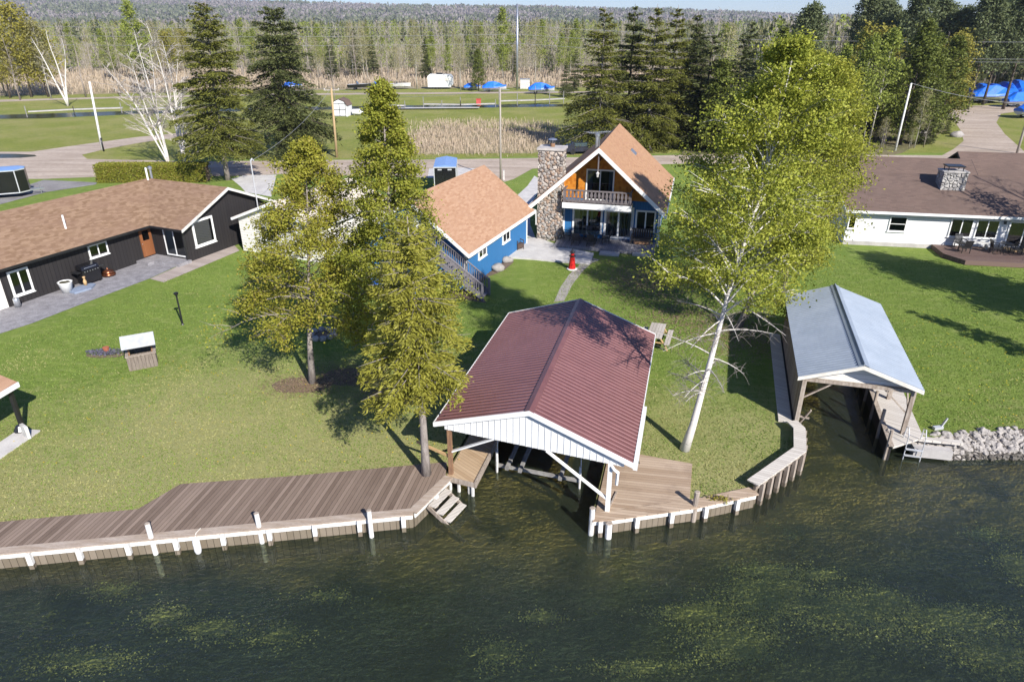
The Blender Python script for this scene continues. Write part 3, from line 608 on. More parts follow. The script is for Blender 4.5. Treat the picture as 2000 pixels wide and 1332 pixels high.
# --- white bare birches by the hedge and across the canal
M['birchtwig'] = basic('pale_birch_twig', (.5, .45, .4), (.42, .37, .33), 1, .2, 9, .9)
def bare_birch(px, py, stems, label, r0, seed, subs=12, k=1.0):
    b = G(px, py); t = thing('bare_birch', label, 'tree', b); mb = MB(); rd = random.Random(seed)
    for (tx, ty) in stems:
        Ht = ZAT(ty, b.y); ex = (tx - 1000) / F * (b.y * cP + (H - Ht) * sP) - b.x
        path = [Vector((ex * (s ** 1.15) + .25 * math.sin(s * 7 + tx) * s, .5 * math.sin(s * 4 + ty) * s, Ht * s)) for s in [i / 8 for i in range(9)]]
        mb.tube(path, [r0 * (1 - .9 * i / 8) for i in range(9)], 7)
        for q in range(subs):
            s = .25 + .72 * (q + rd.random()) / subs; p = at_path(path, s); a = rd.uniform(0, 6.28); L = k * rd.uniform(.16, .34) * Ht * (1.25 - s)
            e = p + Vector((math.cos(a) * L * .8, math.sin(a) * L * .8, L * rd.uniform(.35, 1.0))); lp = bez(p, e, .05)
            rr = r0 * .45 * (1.1 - s); mb.tube(lp, [rr, rr * .8, rr * .6, rr * .4, .01], 5, caps=False)
            for z in range(17):
                u = rd.uniform(.15, 1); p2 = at_path(lp, u); a2 = a + rd.uniform(-1.2, 1.2); l2 = L * rd.uniform(.2, .5)
                e2 = p2 + Vector((math.cos(a2) * l2, math.sin(a2) * l2, l2 * rd.uniform(.1, .9)))
                mb.tube([p2, p2.lerp(e2, .5) + Vector((0, 0, .04)), e2], [max(.018, rr * .5), max(.015, rr * .4), .012], 3, 1, caps=False)
    mb.obj('trunk', ['birch', 'birchtwig'], t, True); return t
bare_birch(332, 326, [(205, 125), (240, 105), (262, 60), (222, 150), (285, 85)], 'bare white birch leaning left with several stems behind the hedge', .11, 41, 13)
bare_birch(362, 330, [(292, 45), (340, 110), (352, 150), (318, 80)], 'bare white birch with upright stems between the leaning birch and the olive spruce', .115, 42, 15)
bare_birch(372, 332, [(392, 275), (362, 270)], 'small bare white sapling right of the bare birches at the end of the hedge', .07, 43, 6)
bare_birch(133, 208, [(60, 72), (93, 58), (122, 75)], 'dead white birch leaning left over the canal dock', .2, 44, 6, .6)
# --- tree kinds for the woods: each built once and copied
def proto(kind, seed):
    r = random.Random(seed)
    if kind == 'aspen':
        h = 10; mb, V, Fq = broadleaf(seed, [(0, 0, 0), (.1, 0, 3), (.1, .1, 6), (.3, .1, 10)], .085, .3, lambda s: 1.7 * math.sin(math.pi * (.25 + .7 * s)) ** .8, 22, 2600, .19, .8, 4, .35, trunk_n=5); return mb, V, Fq, 'paletrunk', 'aspenleaf'
    if kind == 'bud':
        mb, V, Fq = broadleaf(seed, [(0, 0, 0), (.1, 0, 3), (-.1, .1, 6), (.1, .1, 10)], .09, .3, lambda s: 1.9 * math.sin(math.pi * (.3 + .65 * s)) ** .8, 26, 1500, .15, .85, 5, .4, trunk_n=5); return mb, V, Fq, 'paletrunk', 'budleaf'
    if kind == 'yellow':
        mb, V, Fq = broadleaf(seed, [(0, 0, 0), (.1, 0, 2), (-.1, .1, 5), (.1, .1, 8.5)], .12, .2, lambda s: 2.9 * math.sin(math.pi * (.2 + .75 * s)) ** .7, 26, 4200, .2, .7, 6, .45, trunk_n=5); return mb, V, Fq, 'darkbark', 'yellowleaf'
    if kind == 'bare':
        mb, V, Fq = broadleaf(seed, [(0, 0, 0), (.1, 0, 3), (-.1, .1, 6), (.15, .1, 10.5)], .1, .25, lambda s: 1.9 * math.sin(math.pi * (.3 + .65 * s)) ** .8, 30, 0, .15, .9, 7, .4, trunk_n=5); return mb, V, Fq, 'twig', None
    if kind == 'spruce':
        mb, V, Fq = conifer(seed, 10, .13, .06, 2.2, 19, 7, 70, .42, .22, .7, irregular=.25); return mb, V, Fq, 'darkbark', 'needle'
    if kind == 'cedar':
        mb, V, Fq = broadleaf(seed, [(0, 0, 0), (0, 0, 3), (.1, 0, 6), (.1, 0, 9)], .12, .08, lambda s: 1.9 * (1 - s) ** .7 + .12, 46, 7000, .17, .15, 6, .28, trunk_n=5); return mb, V, Fq, 'darkbark', 'cedardark'
    if kind == 'pine':
        mb, V, Fq = broadleaf(seed, [(0, 0, 0), (.1, .1, 5), (-.2, .1, 10), (0, 0, 15)], .2, .35, lambda s: 3.3 * (1 - s) ** .55 + .35, 44, 9000, .28, .12, 7, .42, trunk_n=6, clump=1.6); return mb, V, Fq, 'darkbark', 'pine'
KL = dict(aspen=('aspen_tree', 'fresh green aspen'), bud=('budding_tree', 'budding grey brown tree'), yellow=('willow_tree', 'yellow leaved willow'), bare=('bare_tree', 'bare grey leafless tree'),
          spruce=('spruce_tree', 'small dark spruce'), cedar=('cedar_tree', 'bushy dark green cedar'), pine=('pine_tree', 'tall blue green pine'))
PR = {k: [proto(k, 100 + 10 * i + j) for j in range(2)] for i, k in enumerate(KL)}
HT = dict(aspen=10, bud=10, yellow=8.5, bare=10.5, spruce=10, cedar=9, pine=15)
PO = {}
def wood(kind, v, b, h, deg, where, group, label=None, wide=1.0):
    s = h / HT[kind]; sc_ = (s * wide, s * wide, s); nm, lb = KL[kind]; label = label or (lb + ' ' + where)
    if (kind, v) not in PO:
        mb, V, Fq, bark, lm = PR[kind][v]; t = thing(nm, label, 'tree', b, deg, group); t.scale = sc_
        PO[(kind, v)] = plant(t, mb, V, Fq, bark, lm); return t
    return dup(PO[(kind, v)], b, deg, label, group, sc_)
rw = random.Random(5)
def wood_px(kind, px, py, topy, where, group, label=None, wide=1.0):
    b = G(px, py); return wood(kind, rw.randrange(2), b, ZAT(topy, b.y), rw.uniform(0, 360), where, group, label, wide)
# right hand wood, trees one can tell apart
RWD = 'trees of the wood right of the chalet'
for kind, px, py, ty, lb in [
    ('aspen', 1660, 288, 78, 'thin white stemmed aspen with pale green leaves behind the yellow green tree'), ('aspen', 1695, 286, 66, 'tallest pale green aspen left of the dark cedar in the wood'),
    ('aspen', 1620, 280, 95, 'aspen half hidden by the yellow green tree'), ('cedar', 1758, 283, 45, 'tall dark green cedar among the aspens in the middle of the right wood'),
    ('cedar', 1725, 268, 130, 'dark cedar left of the tall cedar'), ('cedar', 1792, 262, 70, 'narrow dark cedar left of the leaning utility pole'), ('yellow', 1835, 250, 80, 'yellow green tree beside the leaning utility pole'),
    ('aspen', 1850, 235, 120, 'young yellow green aspen at the bend of the gravel road'), ('bud', 1785, 290, 180, 'bushy budding shrub tree behind the brown roofed house'), ('spruce', 1848, 262, 222, 'little spruce at the inner bend of the gravel road'),
    ('spruce', 1812, 282, 228, 'low spruce beside the grass at the road bend'), ('bud', 1400, 280, 60, 'tall budding birch right of the spruce row'), ('bare', 1375, 285, 22, 'bare topped tree at the end of the spruce row'),
    ('spruce', 1440, 250, 38, 'dark spruce behind the yellow green crown'), ('cedar', 1500, 262, 60, 'cedar behind the yellow green crown'), ('pine', 1555, 215, 14, 'blue green pine rising above the yellow green crown at the skyline')]:
    wood_px(kind, px, py, ty, '', RWD, lb)
for kind, px, py, ty, lb in [('spruce', 1368, 292, 60, 'dark spruce filling the gap between the row and the budding birch'), ('cedar', 1395, 298, 120, 'bushy cedar at the road edge right of the chalet roof'), ('spruce', 1425, 296, 90, 'spruce just right of the chalet roof edge'), ('cedar', 1460, 300, 150, 'dark cedar behind the left side of the yellow green crown'),
    ('spruce', 1490, 294, 75, 'spruce half hidden behind the yellow green crown'), ('cedar', 1535, 298, 140, 'cedar behind the middle of the yellow green crown'), ('bud', 1580, 296, 120, 'budding tree at the right shoulder of the yellow green crown'), ('cedar', 1625, 292, 150, 'dark cedar at the right edge of the yellow green crown'), ('spruce', 1345, 262, 40, 'tall spruce behind the slender end of the spruce row')]:
    wood_px(kind, px, py, ty, '', RWD, lb, 1.25)
for i in range(9):
    px = 1660 + 44 * i + rw.uniform(-10, 10); wood_px('pine', px, 205 + rw.uniform(-8, 10), rw.uniform(-22, 22), 'in the tall stand behind the right wood', 'tall pines at the upper right', wide=.95)
for i in range(9):
    px = 2010 - 40 * i + rw.uniform(-10, 10); wood_px('pine', px, 190 + rw.uniform(-5, 5), rw.uniform(-5, 40), 'in the tall stand behind the right wood', 'tall pines at the upper right', wide=1.1)
for i in range(26):
    px = rw.uniform(1380, 2050); py = rw.uniform(178, 245) if px < 1830 else rw.uniform(150, 168)
    wood_px(rw.choice(['bare', 'bud', 'bud', 'aspen', 'spruce', 'cedar', 'bare']), px, py, rw.uniform(40, 105) if py > 170 else rw.uniform(20, 80), 'among the pines of the right wood', 'mixed trees among the pines')
for i in range(26):
    px = rw.uniform(1635, 1850); wood_px(rw.choice(['aspen', 'aspen', 'bud', 'cedar', 'spruce', 'aspen', 'yellow']), px, rw.uniform(238, 282) - max(0, px - 1800) * .5, rw.uniform(60, 165), 'crowded together in the right wood', 'close set trees in the right wood', wide=1.15)
for i in range(16):
    px = rw.uniform(1625, 1830); wood_px(rw.choice(['bud', 'bare', 'aspen']), px, 292 - rw.uniform(0, 22), rw.uniform(225, 262), 'of the shrubby edge behind the brown roofed houses', 'shrubs along the edge of the right wood', wide=1.6)
# far side of the canal
for kind, px, py, ty, lb in [('yellow', 62, 190, 22, 'yellow willow at the far left behind the dead birch'), ('yellow', 20, 192, 60, 'yellow willow at the left edge of the marsh'), ('bud', 100, 192, 40, 'budding tree behind the dead birch'),
    ('yellow', 95, 190, 55, 'yellow green willow right behind the dead birch'), ('bare', 12, 188, 5, 'tall bare tree at the far left edge'), ('aspen', 290, 186, 10, 'bright green aspen behind the bare birches'),
    ('spruce', 697, 150, 54, 'tallest lone spruce in the marsh left of the covered boats'), ('spruce', 730, 148, 70, 'slim spruce right of the lone marsh spruce'), ('cedar', 935, 178, 98, 'round green cedar between the blue covered boats'),
    ('aspen', 982, 160, 22, 'tall forked aspen right of the round cedar'), ('bud', 815, 175, 60, 'thin budding tree left of the white camper'), ('bare', 762, 196, 105, 'bare grey shrub tree by the whitish boat'),
    ('bare', 655, 205, 90, 'bare grey tree behind the barn shed'), ('spruce', 1105, 190, 118, 'small spruce beside the blue covered boat'), ('bud', 900, 178, 75, 'thin budding tree left of the round cedar'), ('bud', 1045, 165, 40, 'budding tree behind the steel pole'),
    ('spruce', 1122, 178, 95, 'dark spruce at the right end of the canal bank')]:
    wood_px(kind, px, py, ty, '', 'trees across the canal', lb)
for px, py, ty, lb in ((168, 190, 58, 'bare twiggy tree left of the white birch clump'), (235, 188, 48, 'bare twiggy tree behind the leaning white birch'), (330, 186, 60, 'bare twiggy tree left of the olive spruce'), (40, 196, 70, 'bare twiggy tree at the left edge by the canal lane'), (480, 182, 52, 'bare twiggy tree between the two tall spruces')):
    wood_px('bare', px, py, ty, '', 'trees across the canal', lb, 1.2)
for i in range(185):
    px = rw.uniform(-60, 1400); py = rw.uniform(132, 163); near = py > 150
    k = rw.choices(['aspen', 'bud', 'bare', 'spruce', 'yellow'], [3, 4, 4, 2, .4])[0]
    ty = np.interp(rw.random(), [0, 1], [40, 100]) + (25 if k == 'spruce' else 0)
    wood_px(k, px, py, ty, 'in the thin wood beyond the marsh', 'thin trees along the marsh', wide=.9)
# far wood: one mass nobody could count
lowV = []; lowF = []; lowM = []; off = 0
M['farneedle'] = leaf('far_evergreen', ((.09, .105, .045), (.13, .145, .06), (.16, .17, .07)), .3); M['fartwig'] = leaf('far_bare_twigs', ((.34, .295, .245), (.43, .38, .32), (.37, .325, .26)), .3)
M['fartrunk'] = basic('far_grey_trunk', (.27, .24, .2), (.4, .37, .31), .05, .2, 2, .9)
LM = ['aspenleaf', 'budleaf', 'fartwig', 'farneedle', 'fartrunk', 'yellowleaf']
def add_low(x, y, h, kind, z0=0.0):
    global off
    r = rng; n = 70 if kind == 3 else 60
    if kind == 3:
        t_ = r.random(n) ** .8; rr = .19 * h * (1 - t_) + .15; a = r.random(n) * 6.28
        C = np.stack([np.cos(a) * rr * r.random(n) ** .5, np.sin(a) * rr * r.random(n) ** .5, h * (.08 + .92 * t_)], 1); s = .13 * h * (1.1 - .75 * t_)
    else:
        t_ = r.random(n); rr = .19 * h * np.sin(3.14 * (.2 + .75 * t_)); a = r.random(n) * 6.28
        C = np.stack([np.cos(a) * rr * r.random(n) ** .5, np.sin(a) * rr * r.random(n) ** .5, h * (.3 + .7 * t_)], 1); s = np.full(n, .05 * h)
    A = rdir(n); B = np.cross(A, rdir(n)); B /= np.linalg.norm(B, axis=1, keepdims=True) + 1e-6
    if kind in (1, 2):      # twiggy crowns: long thin upright strips
        A = A * .5 + np.array([0, 0, 1.0]); A /= np.linalg.norm(A, axis=1, keepdims=True); B = np.cross(A, rdir(n)) * .22; s = s * 1.9
    V, Fq = quads(C, A * s[:, None] * .6, B * s[:, None] * .5); V = V + np.array([x, y, z0]); lowV.append(V); lowF.append(Fq + off); off += len(V); lowM.append(np.full(len(Fq), kind))
    w = .008 * h; q = np.array([[x - w, y, z0], [x + w, y, z0], [x + w * .4, y, z0 + h * .85], [x - w * .4, y, z0 + h * .85], [x, y - w, z0], [x, y + w, z0], [x, y + w * .4, z0 + h * .85], [x, y - w * .4, z0 + h * .85]])
    lowV.append(q); lowF.append(np.array([[0, 1, 2, 3], [4, 5, 6, 7]]) + off); off += 8; lowM.append(np.full(2, 4 if kind != 3 else 2))
for i in range(3200):      # scrub between the marsh and the highway
    D = rng.uniform(225, 385); x = rng.uniform(-.95, .42) * D; add_low(x, D, rng.uniform(4, 9.2) * (1.15 - .0012 * (D - 225)), rng.choice([0, 1, 2, 3, 5], p=[.34, .3, .27, .06, .03]))
for i in range(4200):     # wood beyond the highway
    D = 412 + 420 * rng.random() ** .8; x = rng.uniform(-.95, .62) * D; kx = x / D
    dens_con = .3 + .35 * (mnoise.noise(Vector((x * .012, D * .012, 0))) > .05)
    k = 3 if rng.random() < dens_con * .4 else int(rng.choice([0, 1, 2, 5], p=[.32, .33, .31, .04])); add_low(x, D, rng.uniform(11.5, 17) + (1.5 if k == 3 else 0), k)
for i in range(900):      # behind the right wood
    D = rng.uniform(170, 330); x = rng.uniform(.33, 1.0) * D; add_low(x, D, rng.uniform(10, 17), int(rng.choice([1, 2, 3, 0], p=[.25, .25, .4, .1])))
fo = link('forest', npmesh('forest', np.concatenate(lowV), np.concatenate(lowF), LM, np.concatenate(lowM)))
tag(fo, 'mixed wood of bare, budding and evergreen trees filling the distance', 'forest', None, 'stuff')
# woods covering the far hills
hm = np.array(hv).reshape(rows_ + 1, cols_ + 1, 3); n = 26000; j = (rng.random(n) ** .7 * (rows_ - .01)); i = rng.random(n) * (cols_ - .01); ji = j.astype(int); ii = i.astype(int); fj = (j - ji)[:, None]; fi = (i - ii)[:, None]
Pt = (hm[ji, ii] * (1 - fi) + hm[ji, ii + 1] * fi) * (1 - fj) + (hm[ji + 1, ii] * (1 - fi) + hm[ji + 1, ii + 1] * fi) * fj
con = (np.array([mnoise.noise(Vector((a * .004, b * .002, 0))) for a, b in zip(Pt[:, 0], Pt[:, 1])]) + rng.normal(size=n) * .25 + (1 - j / rows_) * .25 > .3)
hh = rng.uniform(8, 15, n) + con * 3; q = 4; base = np.repeat(Pt, q, 0); hq = np.repeat(hh, q)[:, None]; kc = np.repeat(con, q)
C = base + np.concatenate([rng.normal(size=(n * q, 2)) * .16 * hq, hq * rng.uniform(.35, .85, (n * q, 1))], 1); A = rdir(n * q); A[:, 2] = np.abs(A[:, 2]) + .6; A /= np.linalg.norm(A, axis=1, keepdims=True); B = np.cross(A, rdir(n * q)); B /= np.linalg.norm(B, axis=1, keepdims=True) + 1e-6
V, Fq = quads(C, A * hq * .33, B * hq * .2); M['hillbare'] = leaf('bare_hill_wood', ((.23, .2, .19), (.27, .24, .225), (.25, .225, .2)), .2); M['hillgreen'] = leaf('green_hill_wood', ((.13, .145, .09), (.18, .19, .11)), .2)
tag(link('hill_forest', npmesh('hill_forest', V, Fq, ['hillbare', 'hillgreen'], kc.astype(np.int32))), 'greyish bare and evergreen woods covering the far hills', 'forest', None, 'stuff')
# reeds
def reeds(name, n, poly, h, label, wdt):
    P = [tuple(G(*p))[:2] for p in poly]; xs = [p[0] for p in P]; ys = [p[1] for p in P]
    pts = []
    while len(pts) < n:
        x = rng.uniform(min(xs), max(xs)); y = rng.uniform(min(ys), max(ys)); ins = False
        for i in range(len(P)):
            (x1, y1), (x2, y2) = P[i], P[i - 1]
            if (y1 > y) != (y2 > y) and x < (x2 - x1) * (y - y1) / (y2 - y1) + x1: ins = not ins
        if ins and mnoise.noise(Vector((x * .2, y * .2, 0))) > rng.uniform(-.75, .35): pts.append((x, y))
    C = np.array(pts); n = len(C); C = C + rng.normal(size=C.shape) * np.array([2.6, 1.6]) * (rng.random((n, 1)) < .5); hh = h * rng.uniform(.35, 1.25, n) * np.array([.8 + .5 * mnoise.noise(Vector((a * .5, b * .5, 3))) for a, b in pts]); ln = rng.normal(size=(n, 2)) * .16 * h; a = rng.random(n) * 6.28
    wv = np.stack([np.cos(a), np.sin(a), 0 * a], 1) * wdt; b = np.stack([C[:, 0], C[:, 1], 0 * a], 1); tpv = b + np.stack([ln[:, 0], ln[:, 1], hh], 1)
    V = np.stack([b - wv * .6, b + wv * .6, tpv + wv, tpv - wv], 1).reshape(-1, 3)
    return tag(link(name, npmesh(name, V, np.arange(len(V)).reshape(-1, 4), ['reed'])), label, 'reeds', None, 'stuff')
reeds('reeds', 6500, [(780, 275), (800, 262), (840, 240), (950, 236), (1088, 246), (1110, 280), (1030, 298), (930, 303), (795, 304)], .8, 'dry tan reeds beside the road left of the stone chimney', .035)
reeds('reeds', 26000, [(-200, 190), (0, 187), (500, 177), (660, 174), (840, 170), (1120, 171), (1330, 170), (1330, 140), (-200, 140)], 1.7, 'wide band of dry tan reeds in the marsh across the canal', .09)
# hedge
hd = thing('hedge', 'long clipped yellow green hedge behind the black house', 'hedge', G(190, 358))
e = G(404, 357) - G(190, 358); L = e.length; hx = e.normalized(); hn = Vector((-hx.y, hx.x, 0)); n = 26000
u = rng.random(n) * L; f = rng.random(n); top = f < .5; hh = np.where(top, 1.75, rng.random(n) * 1.75); dd = np.where(top, rng.random(n) * 1.5, np.where(rng.random(n) < .8, 0, 1.5))
C = np.array(hx)[None] * u[:, None] + np.array(hn)[None] * dd[:, None] + np.array([0, 0, 1])[None] * hh[:, None] + rng.normal(size=(n, 3)) * .07
A = rdir(n); B = np.cross(A, rdir(n)); V, Fq = quads(C, A * .09, B * .06); link('foliage', npmesh('foliage', V, Fq, ['hedgeleaf']), hd)
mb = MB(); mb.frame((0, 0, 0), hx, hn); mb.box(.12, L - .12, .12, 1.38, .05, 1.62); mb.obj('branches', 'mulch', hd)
# trees beyond the right edge whose shadows lie on the lawn
for (x, y, h, kind, lb, wd) in [(29.9, 24.6, 9.6, 'spruce', 'spruce beyond the right edge casting the long pointed shadow on the lawn', .8), (37.5, 27, 15, 'pine', 'tree beyond the right edge casting the broad shadow on the lawn', 1.0), (36, 30.5, 11, 'cedar', 'bushy tree beyond the right edge shading the lawn', 1.3), (40.5, 38.5, 17, 'bare', 'leafless tree beyond the right edge casting branch shadows on the brown roof', 1.5), (45, 36, 19, 'bare', 'second leafless tree beyond the right edge shading the brown roof', 1.5), (38.8, 42.2, 9, 'bud', 'budding tree beyond the right edge dappling the white wall', 1.4), (33.5, 34, 8, 'bud', 'low budding tree beyond the right edge near the brown deck', 1.2)]:
    wood(kind, 0, (x, y, 0), h, 40, '', 'trees just beyond the right edge', lb, wd)
# dandelions
n = 420; x = np.concatenate([rng.uniform(-20, 0, n // 2), rng.uniform(15, 26, n // 2)]); y = np.concatenate([rng.uniform(19.5, 34, n // 2), rng.uniform(24, 36, n // 2)])
keep = ~((x < -11) & (y < 20.5)) & ~((y < 21.3) & (x > -12)) & ~((x > 14) & (x < 19) & (y < 34)); x = x[keep]; y = y[keep]; n = len(x)
C = np.stack([x, y, np.full(n, .07)], 1); A = np.tile([[.035, 0, 0]], (n, 1)); B = np.tile([[0, .035, 0]], (n, 1)); V, Fq = quads(C, A, B)
tag(link('dandelions', npmesh('dandelions', V, Fq, ['flower'])), 'yellow dandelions dotted over the lawn', 'flowers', None, 'stuff')

# leaf litter and bark chips scattered under the trees
def litter(name, spots, m_, label, size=.06):
    Cs = []
    for px, py, sx, sy, n in spots: c = G(px, py); Cs.append(np.stack([rng.normal(c.x, sx, n), rng.normal(c.y, sy, n), rng.uniform(.02, .05, n)], 1))
    C = np.concatenate(Cs); n = len(C); A = rdir(n); A[:, 2] *= .25; B = np.cross(A, np.array([[0, 0, 1.0]]) + rdir(n) * .3); B /= np.linalg.norm(B, axis=1, keepdims=True) + 1e-6
    V, Fq = quads(C, A * size, B * size * .6); return tag(link(name, npmesh(name, V, Fq, [m_])), label, 'leaf litter', None, 'stuff')
M['litter'] = leaf('dry_leaf', ((.2, .14, .085), (.3, .22, .14), (.14, .1, .06)), .1)
litter('leaf_litter', [(1262, 545, 1.7, 2.4, 5200), (1330, 620, 1.6, 1.2, 1500), (1450, 660, 1.6, 1.4, 2200)], 'litter', 'brown leaf litter on the lawn between the chalet deck and the birch')
litter('bark_chips', [(590, 752, .8, .5, 2000), (770, 772, .8, .5, 2000), (690, 735, 1.0, .6, 2000), (945, 530, .8, .8, 700)], 'litter', 'brown bark chips scattered round the cedar trunks', .045)
# grass tufts
M['tuftg'] = leaf('green_grass_tuft', ((.13, .2, .035), (.19, .265, .05), (.25, .315, .07)), .3); M['tuftd'] = leaf('dry_grass_tuft', ((.31, .3, .11), (.39, .36, .16), (.25, .27, .07)), .3)
def tufts(n, x0, x1, y0, y1, h):
    x = rng.uniform(x0, x1, n); y = y0 + (y1 - y0) * rng.random(n) ** 1.6
    ok = np.zeros(n, bool); dry = np.zeros(n, bool)
    ins = pip(x, y, land[:22] + [(60, 60), (-60, 60)])
    board = pip(x, y, [(-40, 5), (-3.3, 18.5), (-2.3, 20.42), tuple(G(873, 904))[:2], tuple(G(576, 931))[:2], tuple(G(353, 947))[:2], tuple(G(270, 996))[:2], tuple(G(0, 1021))[:2], (-24, 16.8), (-40, 14.4)])
    deckm = pip(x, y, [rb(5.9, -.5), (3.28, 18.2), (6.14, 18.8), tuple(G(1352, 907))[:2], tuple(G(1244, 888))[:2], rb(7.2, 3.2), rb(5.9, 3.2)])
    rbx = (x - rbo.x) * rax.x + (y - rbo.y) * rax.y; rby = -(x - rbo.x) * rax.y + (y - rbo.y) * rax.x
    boat = (rbx > 0) & (rbx < 6.2) & (rby > -.5) & (rby < 9.8)
    gbx = (x - gbo.x) * gax.x + (y - gbo.y) * gax.y; gby = -(x - gbo.x) * gax.y + (y - gbo.y) * gax.x
    boat |= (gbx > -.6) & (gbx < 5.2) & (gby > -1) & (gby < 9.4)
    hx_, hy_ = -25.1, 46.3; u_ = (x - hx_) * .3987 + (y - hy_) * .917; v_ = -(x - hx_) * .917 + (y - hy_) * .3987
    house = (v_ > -4.6) & (u_ < 9) | (y > 45.0) & (x > -5) & (x < 4) | (y > 45.5) & (x > 2) | (y > 46) & (x > 24) | ((x + 2.57) * .373 + (y - 39.1) * .928 > -1.2) & (x > -11) & (x < 1.5) & (y > 38.2)
    ok = ins & ~board & ~deckm & ~boat & ~house
    x = x[ok]; y = y[ok]; n = len(x)
    nz = np.array([mnoise.noise(Vector((a * .35, b * .35, 0))) + .6 * mnoise.noise(Vector((a * 1.3, b * 1.3, 4))) for a, b in zip(x, y)])
    grad = np.interp(y, [20, 30, 38], [.5, .1, -.25]) - np.interp(x, [4, 12], [0, .35]) - np.interp(-x, [15, 21], [0, .3])
    dry = nz + grad + rng.normal(size=n) * .35 > .35
    a = rng.random(n) * 6.28; wv = np.stack([np.cos(a), np.sin(a), 0 * a], 1) * rng.uniform(.012, .026, (n, 1)); ln = rng.normal(size=(n, 2)) * h * .7; hh = h * rng.uniform(.5, 1.3, n)
    b = np.stack([x, y, np.full(n, .0)], 1); tp_ = b + np.stack([ln[:, 0], ln[:, 1], hh], 1)
    V = np.stack([b - wv, b + wv, tp_ + wv * .5, tp_ - wv * .5], 1).reshape(-1, 3)
    o = link('grass', npmesh('grass', V, np.arange(len(V)).reshape(-1, 4), ['tuftg', 'tuftd'], dry.astype(np.int32))); return tag(o, 'short green and dry grass blades of the lawn', 'grass', None, 'stuff')
tufts(330000, -30, 34, 16.5, 47, .038)
# water weeds on the lake bed, pale flecks also standing in for caustic light
M['weed'] = leaf('pale_weed_caustics', ((.2, .24, .07), (.34, .36, .12), (.45, .44, .17), (.12, .16, .05)), .3)
n = 60000; x = rng.uniform(-22, 24, n); y = rng.uniform(3, 18, n)
nz = np.array([mnoise.noise(Vector((a * .33 + 7, b * .45, 2))) + .5 * mnoise.noise(Vector((a * 1.1, b * 1.3, 8))) for a, b in zip(x, y)])
k = nz + np.interp(x, [-20, 0, 8, 20], [.02, -.2, -.1, -.05]) - np.interp(y, [12, 16.5], [0, .25]) + rng.normal(size=n) * .12 > .3; k |= rng.random(n) < .03
x = x[k]; y = y[k]; n = len(x); C = np.stack([x, y, np.full(n, -1.95) + rng.uniform(0, .25, n) + np.interp(y, [11.5, 17.5], [-.1, .6])], 1); A = rdir(n); A[:, 2] *= .5; B = np.cross(A, rdir(n)); B /= np.linalg.norm(B, axis=1, keepdims=True) + 1e-6
V, Fq = quads(C, A * rng.uniform(.03, .1, (n, 1)), B * rng.uniform(.02, .05, (n, 1))); tag(link('weed_caustics', npmesh('weed_caustics', V, Fq, ['weed'])), 'pale yellow green weed beds and caustic flecks showing through the lake water', 'water weed', None, 'stuff')

pc = []
for px, py, rx, ry, n in ((1490, 1190, 95, 55, 2600), (1650, 1212, 95, 50, 2600), (1850, 1225, 115, 60, 3600), (1720, 1195, 60, 35, 1200), (1930, 1290, 80, 40, 1800), (1430, 1275, 85, 38, 2200), (1365, 1222, 70, 25, 1400), (1490, 1145, 60, 18, 900), (1515, 1172, 45, 22, 900), (1910, 1078, 45, 22, 800), (1975, 1140, 40, 50, 1300), (1545, 1080, 50, 45, 600), (1590, 1152, 45, 14, 500),
    (330, 1228, 55, 26, 900), (420, 1248, 60, 28, 1000), (180, 1305, 110, 24, 1300), (545, 1258, 60, 28, 900), (640, 1190, 70, 20, 500), (1060, 1228, 40, 16, 400), (1260, 1318, 90, 16, 1200), (970, 1290, 50, 30, 700), (230, 1180, 60, 24, 500)):
    n = int(n * (1.5 if px < 1300 else 2.8)); c_ = G(px, py, -2.1); kx = rx / F * 21; ky = ry / F * 24; a = rng.random(n) * 6.28; r_ = np.abs(rng.normal(size=n)) * .62; ed = np.array([1 + .45 * mnoise.noise(Vector((math.cos(t_) * 1.6 + px, math.sin(t_) * 1.6, py))) for t_ in a])
    pc.append(np.stack([c_.x + np.cos(a) * r_ * kx * ed, c_.y + np.sin(a) * r_ * ky * ed, np.interp(c_.y, [11.5, 17.5], [-2.12, -1.4]) + rng.uniform(0, .1, n)], 1))
C = np.concatenate(pc); n = len(C); A = rdir(n); A[:, 2] *= .4; A /= np.linalg.norm(A, axis=1, keepdims=True); B = np.cross(A, np.array([[0, 0, 1.0]]) + rdir(n) * .4); B /= np.linalg.norm(B, axis=1, keepdims=True) + 1e-6
M['weedbed'] = leaf('pale_weed_bed', ((.5, .52, .22), (.62, .62, .27), (.74, .72, .34), (.4, .42, .17)), .1)
V, Fq = quads(C, A * rng.uniform(.025, .055, (n, 1)), B * rng.uniform(.02, .035, (n, 1))); tag(link('weed_bed', npmesh('weed_bed', V, Fq, ['weedbed'])), 'pale yellowish weed patches on the lake bottom at the lower right', 'water weed', None, 'stuff')
